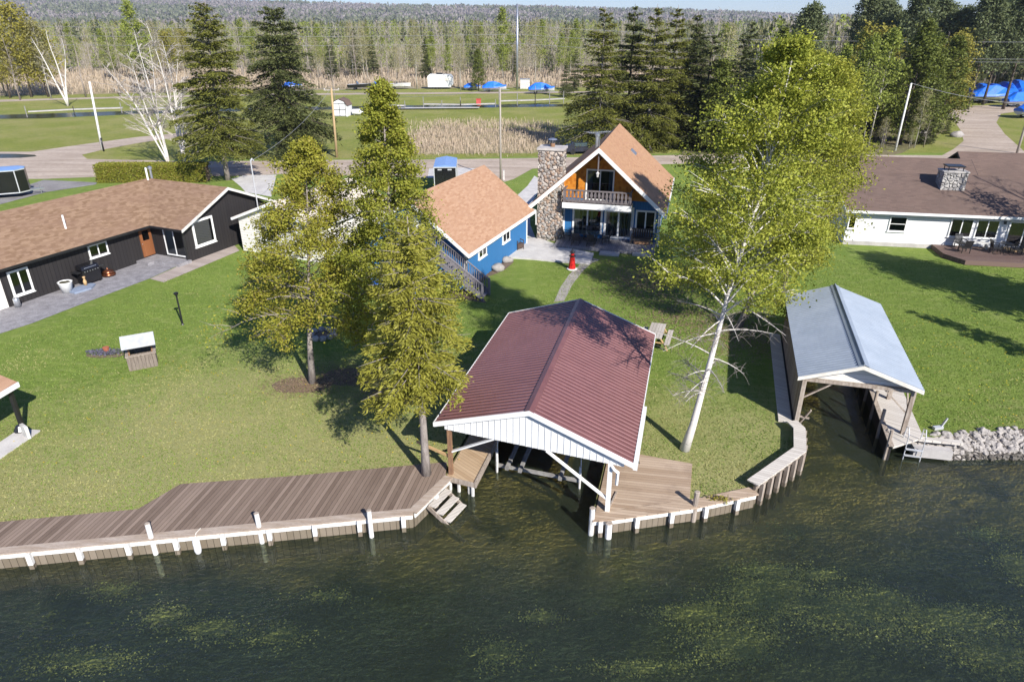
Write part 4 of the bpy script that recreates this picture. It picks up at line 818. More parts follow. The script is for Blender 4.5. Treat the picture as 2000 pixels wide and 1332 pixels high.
# ------------------------------------------------------------------ buildings
def window(par, o, x, n, u0, u1, z0, z1, mull=1, fw=.08, frame='white', curtain=None, cparts=(), name='window', bars=0, cas=.06, sill=True):
    mb = MB(); mb.frame(o, x, n); d = .07
    mb.box(u0, u1, .002, d, z1 - fw, z1); mb.box(u0, u1, .002, d, z0, z0 + fw)
    mb.box(u0, u0 + fw, .002, d, z0 + fw, z1 - fw); mb.box(u1 - fw, u1, .002, d, z0 + fw, z1 - fw)
    for k in range(mull): c = u0 + (u1 - u0) * (k + 1) / (mull + 1); mb.box(c - fw * .4, c + fw * .4, .004, d - .01, z0 + fw, z1 - fw)
    for k in range(bars): c = z0 + (z1 - z0) * (k + 1) / (bars + 1); mb.box(u0 + fw, u1 - fw, .004, d - .02, c - fw * .3, c + fw * .3)
    w_ = mb.obj(name, frame, par)
    mb = MB(); mb.frame(o, x, n); mb.box(u0 + fw * .8, u1 - fw * .8, .003, .012, z0 + fw * .8, z1 - fw * .8); mb.obj('dark_backing', 'dark', w_)  # backing board on the wall, the room's shade put into its near-black colour
    mb = MB(); mb.frame(o, x, n); mb.add([(u0 + fw * .9, .046, z0 + fw * .9), (u1 - fw * .9, .046, z0 + fw * .9), (u1 - fw * .9, .046, z1 - fw * .9), (u0 + fw * .9, .046, z1 - fw * .9)], [(0, 1, 2, 3)]); mb.obj('pane', 'glass', w_)
    for a, b in cparts:
        mb = MB(); mb.frame(o, x, n); ua = u0 + fw + (u1 - u0 - 2 * fw) * a; ub = u0 + fw + (u1 - u0 - 2 * fw) * b
        mb.box(ua, ub, .014, .024, z0 + fw + .01, z1 - fw - .01); mb.obj('curtain', curtain, w_)
    if sill: mb = MB(); mb.frame(o, x, n); mb.box(u0 - .05, u1 + .05, .002, .11, z0 - .05, z0 - .002); mb.obj('sill', frame, w_)
    return w_
def gable_roof(par, x0, x1, xm, y0, y1, ze, zr, m, t=.1, trim='white', ridge_y=True, tw=.2, name='roof', back=True, fascia=True, rim=.03):
    """ridge along local y between y0 and y1; eaves at x0 and x1"""
    def q(a, b, c): return (a, b, c) if ridge_y else (b, a, c)
    mb = MB(); mb.slab([q(x0, y0, ze), q(xm, y0, zr), q(xm, y1, zr), q(x0, y1, ze)][::1 if ridge_y else -1], t); mb.slab([q(xm, y0, zr), q(x1, y0, ze), q(x1, y1, ze), q(xm, y1, zr)][::1 if ridge_y else -1], t)
    r = mb.obj(name, m, par)
    mb = MB()
    for a, b in ((x0, xm), (xm, x1)):
        za, zb = (ze, zr) if a == x0 else (zr, ze)
        for yy, s in ((y0, -1), (y1, 1)):
            P = [q(a, yy, za - rim), q(b, yy, zb - rim), q(b, yy, zb - tw - rim), q(a, yy, za - tw - rim)]
            mb = MB(); mb.slab(P, 0, off=q(0, s * .05, 0)); mb.obj('fascia', trim, par)
    if fascia:
        for xx, s in ((x0, -1), (x1, 1)): mb = MB(); mb.slab([q(xx, y0 - .04, ze - .02), q(xx, y1 + .04, ze - .02), q(xx, y1 + .04, ze - tw), q(xx, y0 - .04, ze - tw)], 0, off=q(s * .06, 0, 0)); mb.obj('gutter', trim, par)
    mb = MB(); d = .14; k = (zr - ze) / abs(xm - x0)
    mb.slab([q(xm - d, y0 + .01, zr - d * k + .012), q(xm, y0 + .01, zr + .012), q(xm, y1 - .01, zr + .012), q(xm - d, y1 - .01, zr - d * k + .012)], .01)
    mb.slab([q(xm, y0 + .01, zr + .012), q(xm + d, y0 + .01, zr - d * k + .012), q(xm + d, y1 - .01, zr - d * k + .012), q(xm, y1 - .01, zr + .012)], .01)
    mb.obj('ridge_cap', m, r); return r
def gable_walls(par, x0, x1, xm, y0, y1, zs, zp, m, ridge_y=True, name='wall', z0=-.05):
    P = [(x0, z0), (x1, z0), (x1, zs), (xm, zp), (x0, zs)]
    V = [((x, y0, z) if ridge_y else (y0, x, z)) for x, z in P] + [((x, y1, z) if ridge_y else (y1, x, z)) for x, z in P]
    mb = MB(); mb.add(V, [(0, 1, 2, 3, 4), (9, 8, 7, 6, 5)] + [(i, i + 5, (i + 1) % 5 + 5, (i + 1) % 5) for i in range(5)]); return mb.obj(name, m, par)
# --- chalet
ch = thing('chalet', 'steep roofed chalet with amber shakes, blue walls and a stone chimney', 'house', (6.48, 50.16, 0), -14.5)
ze, zr, xe = 2.85, 7.2, 4.95; sl_ = (zr - ze) / xe; t = .16
gable_roof(ch, -xe, xe, 0, -1.85, 10.95, ze, zr, 'roofchalet', t, tw=.34)
wx = 4.4; zs = ze + sl_ * (xe - wx) - t - .02; zc = 3.2; xc = xe - (zc + t + .02 - ze) / sl_
mb = MB(); mb.prism([(-wx, 0), (wx, 0), (wx, 10.4), (-wx, 10.4)], -.05, zs)
mb.add([(-wx, 0, zs), (wx, 0, zs), (wx, 10.4, zs), (-wx, 10.4, zs), (-xc, 0, zc), (xc, 0, zc), (xc, 10.4, zc), (-xc, 10.4, zc)], [(0, 1, 5, 4), (1, 2, 6, 5), (2, 3, 7, 6), (3, 0, 4, 7)])
mb.obj('wall', 'bluewall', ch)
mb = MB(); zt = zr - t - .02
mb.add([(-xc, -.03, zc), (xc, -.03, zc), (0, -.03, zt), (-xc, 10.43, zc), (xc, 10.43, zc), (0, 10.43, zt)], [(0, 1, 2), (5, 4, 3), (0, 3, 4, 1), (1, 4, 5, 2), (2, 5, 3, 0)]); mb.obj('gable_wall', 'amber', ch)
FW = ((0, 0, 0), (1, 0, 0), (0, -1, 0))
window(ch, *FW, -1.97, .3, .6, 2.46, 1, .14, curtain='curtain', cparts=[(.03, .2), (.3, .36), (.62, .7)])
sd = window(ch, *FW, .42, 2.56, .32, 2.45, 1, .16, curtain='curtain', cparts=[(.02, .1), (.22, .3), (.42, .49), (.56, .64), (.72, .78), (.88, .98)], name='sliding_door', sill=False)
window(ch, *FW, 2.72, 4.2, 1.0, 2.56, 1, .12, curtain='curtain', cparts=[(0, .05)])
window(ch, (0, -.03, 0), FW[1], FW[2], -1.06, 1.0, 3.1, 5.36, 1, .1, curtain='bluecurtain', cparts=[(.0, .2), (.84, 1)], name='balcony_door', sill=False)
for bx in ((-2.72, -2.56, -.06, .0, 0, 3.0), (4.36, 4.48, -.06, .02, 0, zs + .0), (2.42, 2.6, -.07, -.01, .2, 2.72)): mb = MB(); mb.box(*bx); mb.obj('corner_trim', 'white', ch)
mb = MB(); mb.box(-2.52, 2.42, -1.35, -.04, 2.95, 3.06); bal = mb.obj('balcony', 'greydeck', ch)
mb = MB(); mb.box(-2.54, 2.44, -1.41, -1.352, 2.72, 3.12); mb.box(-2.57, -2.522, -1.38, -.04, 2.72, 3.1); mb.box(2.422, 2.47, -1.38, -.04, 2.72, 3.1); mb.obj('balcony_fascia', 'white', bal)
mb = MB()
mb.box(-2.5, 2.4, -1.36, -1.26, 3.98, 4.08); mb.box(-2.5, 2.4, -1.34, -1.28, 3.2, 3.3)
for k in range(18):                     # cut-out balusters
    x = -2.36 + k * .275
    for z0_, z1_, w_ in ((3.3, 3.45, .2), (3.45, 3.6, .12), (3.6, 3.82, .19), (3.82, 3.98, .13)): mb.box(x - w_ / 2, x + w_ / 2, -1.33, -1.29, z0_, z1_)
for x in (-2.5, 2.34): mb.box(x, x + .1, -1.37, -1.25, 3.06, 4.2); mb.bar((x + .05, -1.26, 4.03), (x + .05, -.05, 4.03), .08, .08)
mb.obj('balcony_railing', 'railgrey', bal)
mb = MB(); mb.bar((0, -1.7, 6.75), (0, -1.7, 5.5), .09, .09); mb.bar((0, -1.7, 6.2), (0, -.04, 6.2), .08, .08); mb.obj('king_post', 'railgrey', ch)
mb = MB(); c = (-.02, -1.74, 5.28); mb.lathe([(.02, .28), (.03, .22), (.13, .14), (.14, .11)], c, 6); mb.lathe([(.1, .11), (.065, -.1)], c, 6); mb.lathe([(.08, -.1), (.05, -.15)], c, 6); mb.tube([(0, -1.72, 5.55), (-.02, -1.74, 5.55)], .012, 5); mb.obj('lantern', 'oldwhite', ch)
mb = MB(); mb.box(-4.52, -2.7, -.86, .55, -.05, 6.68); cm = mb.obj('chimney', None or stone('chalet_fieldstone', 3.3), ch)
rs = MB()                                # individual stones standing proud of the chimney faces
rr = random.Random(3)
for k in range(330):
    z = .15 + 6.4 * ((k * .618) % 1); 
    if k % 3: rs.blob((rr.uniform(-4.42, -2.8), -.85, z), (rr.uniform(.1, .19), .07, rr.uniform(.08, .15)), k, .3, k % 3, 6, 4)
    else: rs.blob((-2.7 if k % 2 else -4.52, rr.uniform(-.75, .45), z), (.07, rr.uniform(.1, .18), rr.uniform(.08, .15)), k, .3, k % 3, 6, 4)
rs.obj('stone_facing', ['rock', 'rockpale', basic('brown_field_stone', (.36, .26, .19), (.25, .19, .15), 2, .35, 12, .85, bump=.35)], cm, True)['kind'] = 'stuff'
mb = MB(); mb.box(-4.6, -2.62, -.94, .63, 6.68, 6.84); mb.obj('chimney_cap', 'concrete', cm)
mb = MB(); mb.lathe([(.17, 0), (.17, .22), (.14, .24)], (-3.6, -.15, 6.84), 10); mb.obj('flue', 'brownwood', cm)
mb = MB(); mb.lathe([(.02, .62), (.3, .54), (.34, .5), (.02, .5)], (-3.6, -.15, 6.84), 12)
for a in range(4): mb.tube([(-3.6 + .13 * math.cos(a * 1.57), -.15 + .13 * math.sin(a * 1.57), 7.06), (-3.6 + .2 * math.cos(a * 1.57), -.15 + .2 * math.sin(a * 1.57), 7.36)], .012, 4)
mb.obj('rain_cap', 'steel', cm)
mb = MB(); mb.tube([(-.62, 1.6, 6.3), (-.62, 1.6, 7.45)], .12, 10); mb.lathe([(.17, 7.45), (.17, 7.6), (.05, 7.68)], (-.62, 1.6, 0), 10); mb.obj('stove_pipe', 'steel', ch)
mb = MB(); mb.tube([(-.05, -1.4, 7.1), (-.05, -1.4, 8.2)], .022, 5); a0 = Vector((-.05, -1.4, 8.15)); ad = Vector((.75, .66, 0))
mb.bar(a0 - ad * .9, a0 + ad * .9, .03, .03)
for k in range(9): p = a0 + ad * (-.85 + .21 * k); L = .75 - .05 * k; mb.tube([p + Vector((-.66, .75, 0)) * L, p - Vector((-.66, .75, 0)) * L], .012, 4)
mb.obj('antenna', 'steel', ch)
mb = MB()
for (x, y, lx, ly, dz) in ((1.55, 5.6, .32, .75, .06),):
    def rz(xx): return zr - sl_ * xx
    P = [(x, y, rz(x) + dz), (x + .42, y, rz(x + .42) + dz), (x + .42, y + 1.0, rz(x + .42) + dz), (x, y + 1.0, rz(x) + dz)]; mb.slab(P, .07)
mb.obj('skylight', 'steel', ch)
mb = MB(); mb.box(-2.62, 4.4, -2.72, -.075, .02, .25); mb.obj('deck', 'greydeck', ch)
mb = MB(); mb.box(.6, 2.0, -3.5, -2.75, -.02, .13); mb.box(2.9, 4.2, -3.05, -2.74, -.02, .2); mb.box(-2.9, -2.64, -2.9, -.9, -.02, .16); mb.obj('step', 'concrete', ch)
mb = MB(); mb.tube([(4.47, -1.83, 2.6), (4.55, -1.0, 2.45), (4.55, -.1, 2.3), (4.52, -.1, .1), (4.52, -.5, .05)], .045, 6); mb.obj('downspout', 'white', ch); mb = MB(); mb.tube([(-4.8, -1.75, 2.62), (-4.6, -.98, 2.3), (-4.58, -.96, 1.2)], .045, 6); mb.obj('downspout', 'white', ch)
# --- blue garage with outside stair
gg = thing('garage', 'blue board garage with a tan shingled roof and an outside stair', 'garage', (-2.57, 39.1, 0), 68.1)
gable_roof(gg, 0, 8, 4, 0, 11.35, 2.5, 5.5, 'rooftan', .14, tw=.24, ridge_y=False); k = .75
gable_walls(gg, .45, 7.55, 4, .42, 10.9, 2.5 + k * .45 - .17, 5.5 - .17, 'bluewall', ridge_y=False)
WG = ((0, .45, 0), (1, 0, 0), (0, -1, 0))
window(gg, *WG, 2.25, 3.5, 1.4, 2.12, 1, .1); window(gg, *WG, 6.2, 7.5, 1.3, 2.05, 1, .1)
mb = MB(); mb.box(.36, .5, .39, .46, 0, 2.5); mb.box(.37, .43, .39, .52, 0, 2.5); mb.box(10.84, 10.94, .4, .48, 0, 2.5); mb.obj('corner_trim', 'white', gg)
mb = MB(); mb.box(.36, .42, 3.3, 4.3, 2.75, 4.7); mb.obj('loft_door', 'white', gg)
stp = MB(); n = 13
for i in range(n): f = i / n; y = -1.15 + 3.7 * f; z = .1 + 2.5 * f; stp.box(-.78, .2, y, y + .3, z, z + .045)
stp.obj('stair', 'greyrail', gg)
mb = MB()
for x in (-.8, .22):
    mb.bar((x, -1.2, .1), (x, 2.6, 2.68), .05, .26); mb.bar((x, -1.2, 1.0), (x, 2.6, 3.55), .09, .05); mb.bar((x, -1.2, .3), (x, 2.6, 2.86), .04, .06)
    for i in range(25): f = i / 24; mb.bar((x, -1.12 + 3.62 * f, .22 + 2.48 * f), (x, -1.12 + 3.62 * f, 1.05 + 2.46 * f), .035, .035)
    mb.bar((x, -1.2, 0), (x, -1.2, 1.08), .1, .1); mb.bar((x, 2.6, 0), (x, 2.6, 3.6), .1, .1)
mb.obj('stair_railing', 'greyrail', gg)
mb = MB(); mb.box(-.85, .36, 2.6, 4.6, 2.58, 2.7)
for y in (3.0, 4.5): mb.bar((-.8, y, 0), (-.8, y, 3.65), .1, .1)
mb.bar((-.8, 2.6, 3.6), (-.8, 4.55, 3.6), .09, .05)
for i in range(12): mb.bar((-.8, 2.7 + i * .16, 2.7), (-.8, 2.7 + i * .16, 3.6), .035, .035)
mb.obj('landing', 'greyrail', gg)
# --- black house
bh = thing('house', 'long black board house with a mottled tan roof on the left', 'house', (-25.1, 46.3, 0), 66.5)
e0, r0_, t = 2.45, 4.4, .13; X0 = -17
mb = MB(); mb.slab([(X0, -.55, e0), (-.5, -.55, e0), (4.1, 4.3, r0_), (X0, 4.3, r0_)], t); mb.slab([(X0, 4.3, r0_), (4.1, 4.3, r0_), (8.7, 9.15, e0), (X0, 9.15, e0)], t)
rf = mb.obj('roof', 'roofwing', bh)
mb = MB(); mb.slab([(-.5, -3.5, e0), (4.1, -3.5, r0_), (4.1, 4.3, r0_), (-.5, -.55, e0)], t); mb.slab([(4.1, -3.5, r0_), (8.7, -3.5, e0), (8.7, 9.15, e0), (4.1, 4.3, r0_)], t); mb.obj('wing_roof', 'roofblack', bh)
mb = MB()
mb.slab([(-.5, -3.5, e0 - .01), (4.1, -3.5, r0_ - .01), (4.1, -3.5, r0_ - .2), (-.5, -3.5, e0 - .2)], 0, off=(0, -.05, 0)); mb.obj('fascia', 'oldwhite', bh); mb = MB(); mb.slab([(4.1, -3.5, r0_ - .01), (8.7, -3.5, e0 - .01), (8.7, -3.5, e0 - .2), (4.1, -3.5, r0_ - .2)], 0, off=(0, -.05, 0))
mb.obj('fascia', 'oldwhite', bh)
mb = MB(); mb.box(X0, -.5, -.6, -.552, e0 - .16, e0 - .01); mb.box(-.55, -.502, -3.5, -.6, e0 - .16, e0 - .01); mb.obj('gutter', 'black', bh)
mb = MB(); mb.prism([(-10.35, 0), (0, 0), (0, -3.05), (8.2, -3.05), (8.2, 8.6), (-10.35, 8.6)], -.05, e0 - .1)
kk = 1.95 / 4.6; zz = e0 - .1
mb.add([(0, -3.05, zz), (8.2, -3.05, zz), (4.1, -3.05, r0_ - .17), (0, 4, zz), (8.2, 4, zz), (4.1, 4, r0_ - .17)], [(0, 1, 2), (5, 4, 3), (0, 3, 4, 1), (1, 4, 5, 2), (2, 5, 3, 0)])
mb.obj('wall', 'blackwall', bh)
mb = MB(); mb.prism([(X0 + .4, .02), (-10.352, .02), (-10.352, 8.6), (X0 + .4, 8.6)], -.05, e0 - .1); mb.obj('end_wall', 'cream', bh)
WB = ((0, 0, 0), (1, 0, 0), (0, -1, 0))
window(bh, *WB, -9.95, -8.74, .5, 2.02, 1, .12, bars=0); window(bh, *WB, -4.85, -3.5, 1.3, 2.14, 1, .09)
mb = MB(); mb.box(-1.05, -.12, -.06, -.003, .28, 2.22); dr = mb.obj('door', 'doorwood', bh)
mb = MB(); mb.box(-.85, -.35, -.075, -.061, 1.4, 2.05); mb.obj('pane', 'glass', dr)
mb = MB(); mb.blob((-.98, -.09, 1.2), (.03, .03, .03), 1, 0); mb.obj('handle', 'steel', dr)
SB = ((0, 0, 0), (0, -1, 0), (-1, 0, 0))
window(bh, *SB, 1.15, 3.0, .34, 2.28, 1, .09, name='sliding_door', curtain='curtain', cparts=[(.0, .46)], sill=False)
window(bh, (0, -3.05, 0), WB[1], WB[2], .75, 2.6, .82, 2.68, 0, .15)
mb = MB(); mb.box(-.15, -.005, -3.06, -2.99, 0, e0 - .1); mb.obj('corner_trim', 'black', bh)
mb = MB(); mb.prism([(-1.7, -.005), (-.002, -.005), (-.002, -3.3), (-1.1, -3.3), (-1.3, -1.2), (-1.7, -1.1)], -.02, .2); mb.obj('step', 'patio', bh)
def onroof(x, y): return e0 + 1.95 * (y + .55) / 4.85
for (x, y, r_, h_, m_, nm) in ((-5.0, 1.3, .06, .85, 'white', 'vent_pipe'), (3.9, 4.1, .07, .9, 'white', 'vent_pipe')):
    z = min(onroof(x, y), 4.4); mb = MB(); mb.tube([(x, y, z - .1), (x, y, z + h_)], r_, 9); mb.obj(nm, m_, bh)
mb = MB(); z = onroof(-10.0, 2.6); mb.lathe([(.32, -.2), (.14, .35), (.13, .35), (.13, 1.2), (.22, 1.25), (.22, 1.5), (.08, 1.62)], (-10.0, 2.6, z), 12); mb.obj('stove_pipe', 'steel', bh)
mb = MB(); mb.tube([(4.5, 4.4, 4.2), (4.5, 4.4, 5.0)], .09, 9); mb.lathe([(.16, 5.0), (.16, 5.15), (.04, 5.22)], (4.5, 4.4, 0), 10); mb.obj('roof_vent', 'steel', bh)
mb = MB(); mb.tube([(6.6, -3.6, 1.5), (6.6, -3.6, 5.9)], .045, 7); mb.tube([(6.6, -3.6, 5.8), (6.75, -3.6, 5.95), (6.9, -3.6, 5.8)], .06, 6); mb.obj('service_mast', 'alu', bh)
# --- cream garage behind the cedars
cg = thing('garage', 'cream sided garage with a pale roof behind the yellow cedars', 'garage', (-19.9, 47.6, 0), 66)
gable_roof(cg, -7.3, 0, -3.65, 0, 9.2, 2.5, 3.9, 'roofcream', .12, tw=.18, ridge_y=False)
gable_walls(cg, -7.0, -.3, -3.65, .3, 8.9, 2.5 + .38 * .3 - .15, 3.9 - .14, 'cream', ridge_y=False)
window(cg, (.3, 0, 0), (0, -1, 0), (-1, 0, 0), 2.2, 3.4, 1.1, 2.1, 1, .08)
# --- white ranch house on the right with its rear buildings
wh = thing('house', 'white sided ranch house with a brown roof and a stone chimney on the right', 'house', (24.5, 50, 0), -10.3)
gable_roof(wh, -1.1, 9.9, 4.4, 0, 26, 2.7, 4.45, 'roofbrown', .13, tw=.2, ridge_y=False); 
gable_walls(wh, -.6, 9.4, 4.4, .35, 25.6, 2.7 + .318 * .5 - .17, 4.45 - .16, 'lap', ridge_y=False)
mb = MB(); mb.box(.33, 25.6, -.63, -.602, -.05, .3); mb.obj('foundation', 'concrete', wh)
WW = ((0, -.6, 0), (1, 0, 0), (0, -1, 0))
window(wh, *WW, .4, .95, 1.2, 2.3, 0, .08); window(wh, *WW, 3.2, 4.4, 1.15, 2.27, 0, .08, bars=1)
window(wh, *WW, 7.3, 8.8, .95, 2.3, 1, .08); window(wh, *WW, 9.0, 10.5, .95, 2.3, 1, .08); window(wh, *WW, 11.1, 13.2, .36, 2.28, 1, .1, name='sliding_door', sill=False)
mb = MB(); mb.box(10.72, 10.86, -.72, -.603, 2.05, 2.25); mb.obj('wall_lamp', 'black', wh)
mb = MB(); mb.box(7.1, 8.75, 2.1, 3.3, 3.2, 5.0); cw = mb.obj('chimney', stone('grey_fieldstone', 3.5, ((.42, .4, .38), (.3, .29, .28), (.5, .48, .45), (.24, .22, .21)), (.3, .29, .28)), wh)
mb = MB(); mb.box(7.05, 8.8, 2.05, 3.35, 5.0, 5.1); mb.obj('chimney_cap', 'concrete', cw)
mb = MB(); mb.box(7.3, 8.5, 2.2, 3.2, 5.38, 5.46)
for x in (7.4, 8.4):
    for y in (2.3, 3.1): mb.bar((x, y, 5.1), (x, y, 5.38), .05, .05)
mb.obj('rain_cap', 'black', cw)
mb = MB(); mb.prism([(6.4, -.66), (26, -.66), (26, -4.3), (7.3, -4.3), (6.4, -2.9)], .02, .33); mb.obj('deck', 'browndeck', wh)
mb = MB(); mb.box(11.0, 13.4, -1.6, -.665, .335, .42); mb.obj('step', 'tan', wh)
ra = thing('rear_garage', 'brown roofed outbuilding with a dark gable behind the white ranch house', 'garage', (24.5, 50, 0), -10.3)
gable_roof(ra, 8.4, 15.8, 12.1, 3.7, 12.9, 2.6, 4.4, 'roofbrown', .13, 'blackwall', tw=.16, ridge_y=False)
gable_walls(ra, 8.8, 15.4, 12.1, 4.1, 12.5, 2.6 + .486 * .4 - .16, 4.4 - .16, basic('olive_grey_siding', (.09, .1, .085), None, 2, .2, 20, .8), ridge_y=False)
rb2 = thing('rear_garage', 'second brown roofed outbuilding farther back beside the gravel road', 'garage', (24.5, 50, 0), -10.3)
gable_roof(rb2, 12.2, 19.4, 15.8, 13.2, 26, 2.6, 4.45, 'roofbrown', .13, 'blackwall', tw=.16, ridge_y=False)
gable_walls(rb2, 12.6, 19.0, 15.8, 13.6, 25.6, 2.6 + .51 * .4 - .16, 4.4 - .13, 'blackwall', ridge_y=False)
# ------------------------------------------------------------------ boathouses
def rbl(px, py, z):
    p = G(px, py, z) - rbo; p.z = 0; a, b = rax.xy, ray_.xy; det = a.x * b.y - a.y * b.x
    return ((p.x * b.y - p.y * b.x) / det, (a.x * p.y - a.y * p.x) / det)
bt = thing('boathouse', 'open boathouse with a ribbed maroon metal roof and white gable', 'boathouse', (rbo.x, rbo.y, 0), rdeg, skew=rsk)
zr2 = ZE + 1.2; xm = RW / 2; kr = 1.2 / xm
mb = MB(); mb.slab([(0, 0, ZE), (xm, 0, zr2), (xm, RL, zr2), (0, RL, ZE)], .04); mb.slab([(xm, 0, zr2), (RW, 0, ZE), (RW, RL, ZE), (xm, RL, zr2)], .04)
n = 44
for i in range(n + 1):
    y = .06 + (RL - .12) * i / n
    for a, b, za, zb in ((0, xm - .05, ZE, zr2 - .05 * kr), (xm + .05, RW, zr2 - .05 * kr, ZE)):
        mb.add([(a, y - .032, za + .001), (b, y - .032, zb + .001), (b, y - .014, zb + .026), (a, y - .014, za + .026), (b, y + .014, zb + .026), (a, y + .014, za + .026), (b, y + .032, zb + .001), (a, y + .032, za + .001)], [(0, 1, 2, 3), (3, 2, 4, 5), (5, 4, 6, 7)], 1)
M['redribglint'] = basic('maroon_rib_glint', (.2, .095, .09), (.225, .11, .105), .8, .12, 3, .3, spec=.6, bump=.01)  # ribs lighter than the roof sheets, their sun glint put into the colour
mb.obj('roof', ['redmetal', 'redribglint'], bt)
mb = MB(); d = .17
mb.slab([(xm - d, -.03, zr2 - d * kr + .045), (xm, -.03, zr2 + .06), (xm, RL + .03, zr2 + .06), (xm - d, RL + .03, zr2 - d * kr + .045)], .012); mb.slab([(xm, -.03, zr2 + .06), (xm + d, -.03, zr2 - d * kr + .045), (xm + d, RL + .03, zr2 - d * kr + .045), (xm, RL + .03, zr2 + .06)], .012); mb.obj('ridge_cap', 'redmetal', bt)
mb = MB()
for yy, s in ((0, -1), (RL, 1)):
    for a, b, za, zb in ((0, xm, ZE, zr2), (xm, RW, zr2, ZE)): mb = MB(); mb.slab([(a, yy, za + .035), (b, yy, zb + .035), (b, yy, zb - .15), (a, yy, za - .15)], 0, off=(0, s * .045, 0)); mb.obj('fascia', 'white', bt)
mb = MB()
mb.slab([(RW, -.045, ZE + .03), (RW, RL * .36, ZE + .03), (RW, RL * .36, ZE - .2), (RW, -.045, ZE - .2)], 0, off=(.14, 0, 0)); mb.obj('gutter', 'white', bt); mb = MB()
mb.slab([(RW, RL * .36, ZE + .0), (RW, RL + .04, ZE + .0), (RW, RL + .04, ZE - .14), (RW, RL * .36, ZE - .14)], 0, off=(.03, 0, 0)); mb.obj('gutter', 'white', bt); mb = MB()
mb.slab([(0, -.045, ZE + .02), (0, RL + .04, ZE + .02), (0, RL + .04, ZE - .14), (0, -.045, ZE - .14)], 0, off=(-.03, 0, 0)); mb.obj('gutter', 'white', bt)
mb = MB(); zb_ = 1.93
mb.add([(.35, .12, zb_), (RW - .3, .12, zb_), (RW - .3, .12, ZE + .05), (xm, .12, zr2 - .05), (.35, .12, ZE + .05), (.35, .16, zb_), (RW - .3, .16, zb_), (RW - .3, .16, ZE + .05), (xm, .16, zr2 - .05), (.35, .16, ZE + .05)], [(0, 1, 2, 3, 4), (9, 8, 7, 6, 5), (0, 5, 6, 1), (1, 6, 7, 2), (4, 9, 5, 0), (2, 7, 8, 3), (3, 8, 9, 4)])
x = .5
while x < RW - .35: mb.box(x - .014, x + .014, .1, .1195, zb_ + .002, ZE + .02 + kr * min(x, RW - x) - .12); x += .225
gp = mb.obj('gable_panel', 'white', bt)
mb = MB(); mb.box(.3, RW - .3, .17, .3, zb_ - .02, zb_ + .16)
for xx in (.52, 6.4): mb.box(xx - .06, xx + .06, .3, RL - .1, zb_ - .02, zb_ + .16)
for i in range(7): y = 1.4 + i * 1.4; mb.bar((.1, y, ZE - .1), (xm, y, zr2 - .1), .05, .12); mb.bar((RW - .1, y, ZE - .1), (xm, y, zr2 - .1), .05, .12); mb.bar((.5, y, ZE - .12), (6.4, y, ZE - .12), .05, .1)
mb.obj('roof_frame', 'postwood', bt)
for i, (x, y, m_) in enumerate([(.5, .2, 'brownwood'), (.5, 3.4, 'white'), (.5, 6.7, 'white'), (.5, 10, 'white'), (6.36, .1, 'white'), (6.4, 3.4, 'white'), (6.4, 6.7, 'white'), (6.4, 10, 'white')]):
    mb = MB(); mb.box(x - .075, x + .075, y - .075, y + .075, -.2, zb_); mb.obj('post', m_, bt)
for p, q in (((.58, .2, 1.0), (2.3, .2, 1.95)), ((6.3, .1, .55), (4.15, .1, 1.95))):
    mb = MB(); mb.bar(p, q, .05, .13, up=(0, 1, 0)); mb.obj('brace', 'white', bt)
mb = MB(); mb.box(.3, 6.5, 10.05, 10.12, 0, zb_); mb.obj('rear_wall', 'wallplank', bt)
mb = MB(); mb.bar((-.9, .3, 1.0), (.42, .22, .75), .06, .1); mb.obj('rail', 'tan', bt)
mb = MB(); mb.box(5.92, 6.0, .0, 9.3, -1.6, -.0); mb.box(.25, .33, .1, 9.3, -1.6, -.0); mb.box(.33, 5.92, 9.32, 9.4, -1.6, -.0); mb.obj('slip_wall', 'seaplank', bt)
mb = MB(); mb.tube([(6.42, .02, 1.9), (6.5, -.05, 1.85), (6.62, .0, 1.75), (6.6, .1, 1.2)], .06, 6); mb.obj('downspout', 'white', bt)
# floating side walkway and lift inside the slip
wk = thing('dock_platform', 'narrow tan boarded dock under the left side of the maroon boathouse', 'dock', (rbo.x, rbo.y, 0), rdeg, skew=rsk)
mb = MB(); mb.box(.37, 1.5, -.02, 9.2, -.06, .0); mb.obj('boards', 'dockboards', wk)
mb = MB(); mb.box(.37, 1.52, -.07, -.022, -.18, .02); mb.box(1.5, 1.58, -.07, 9.2, -.18, .05); mb.obj('edge_beam', 'postwood', wk)
for x, y in ((.5, .05), (.85, .05), (1.25, .1), (1.42, .0), (1.42, 3), (1.42, 6)): mb = MB(); mb.tube([(x, y, -1.7), (x, y, -.19)], .07, 7); mb.obj('pile', 'oldwhite', wk)
bl = thing('boat_lift', 'wooden boat lift cradle with three bunks hanging in the slip', 'boat lift', (rbo.x, rbo.y, 0), rdeg, skew=rsk)
a = rbl(972, 907, -.32); b = rbl(1133, 938, -.32)
mb = MB(); mb.bar((a[0], a[1], -.34), (b[0], b[1], -.34), .1, .12); mb.obj('cross_beam', 'bunk', bl)
mb = MB(); mb.bar((a[0], a[1] + 5, -.34), (b[0], b[1] + 5, -.34), .14, .16); mb.obj('cross_beam', 'bunk', bl)
for f in (.14, .3, .78): x = a[0] + (b[0] - a[0]) * f; y = a[1] + (b[1] - a[1]) * f; mb = MB(); mb.bar((x, y - .35, -.19), (x + .02, y + 5.6, -.19), .14, .11); mb.obj('bunk', 'bunk', bl)
for x, y in (a, b, (a[0], a[1] + 5), (b[0], b[1] + 5)): mb = MB(); mb.tube([(x, y - .05, -1.0), (x + .03, y - .06, -.25), (x - .02, y, 1.9)], .022, 6); mb.tube([(x, y - .1, -.9), (x, y - .1, .35)], .05, 6); mb.obj('cable', 'oldwhite', bl)
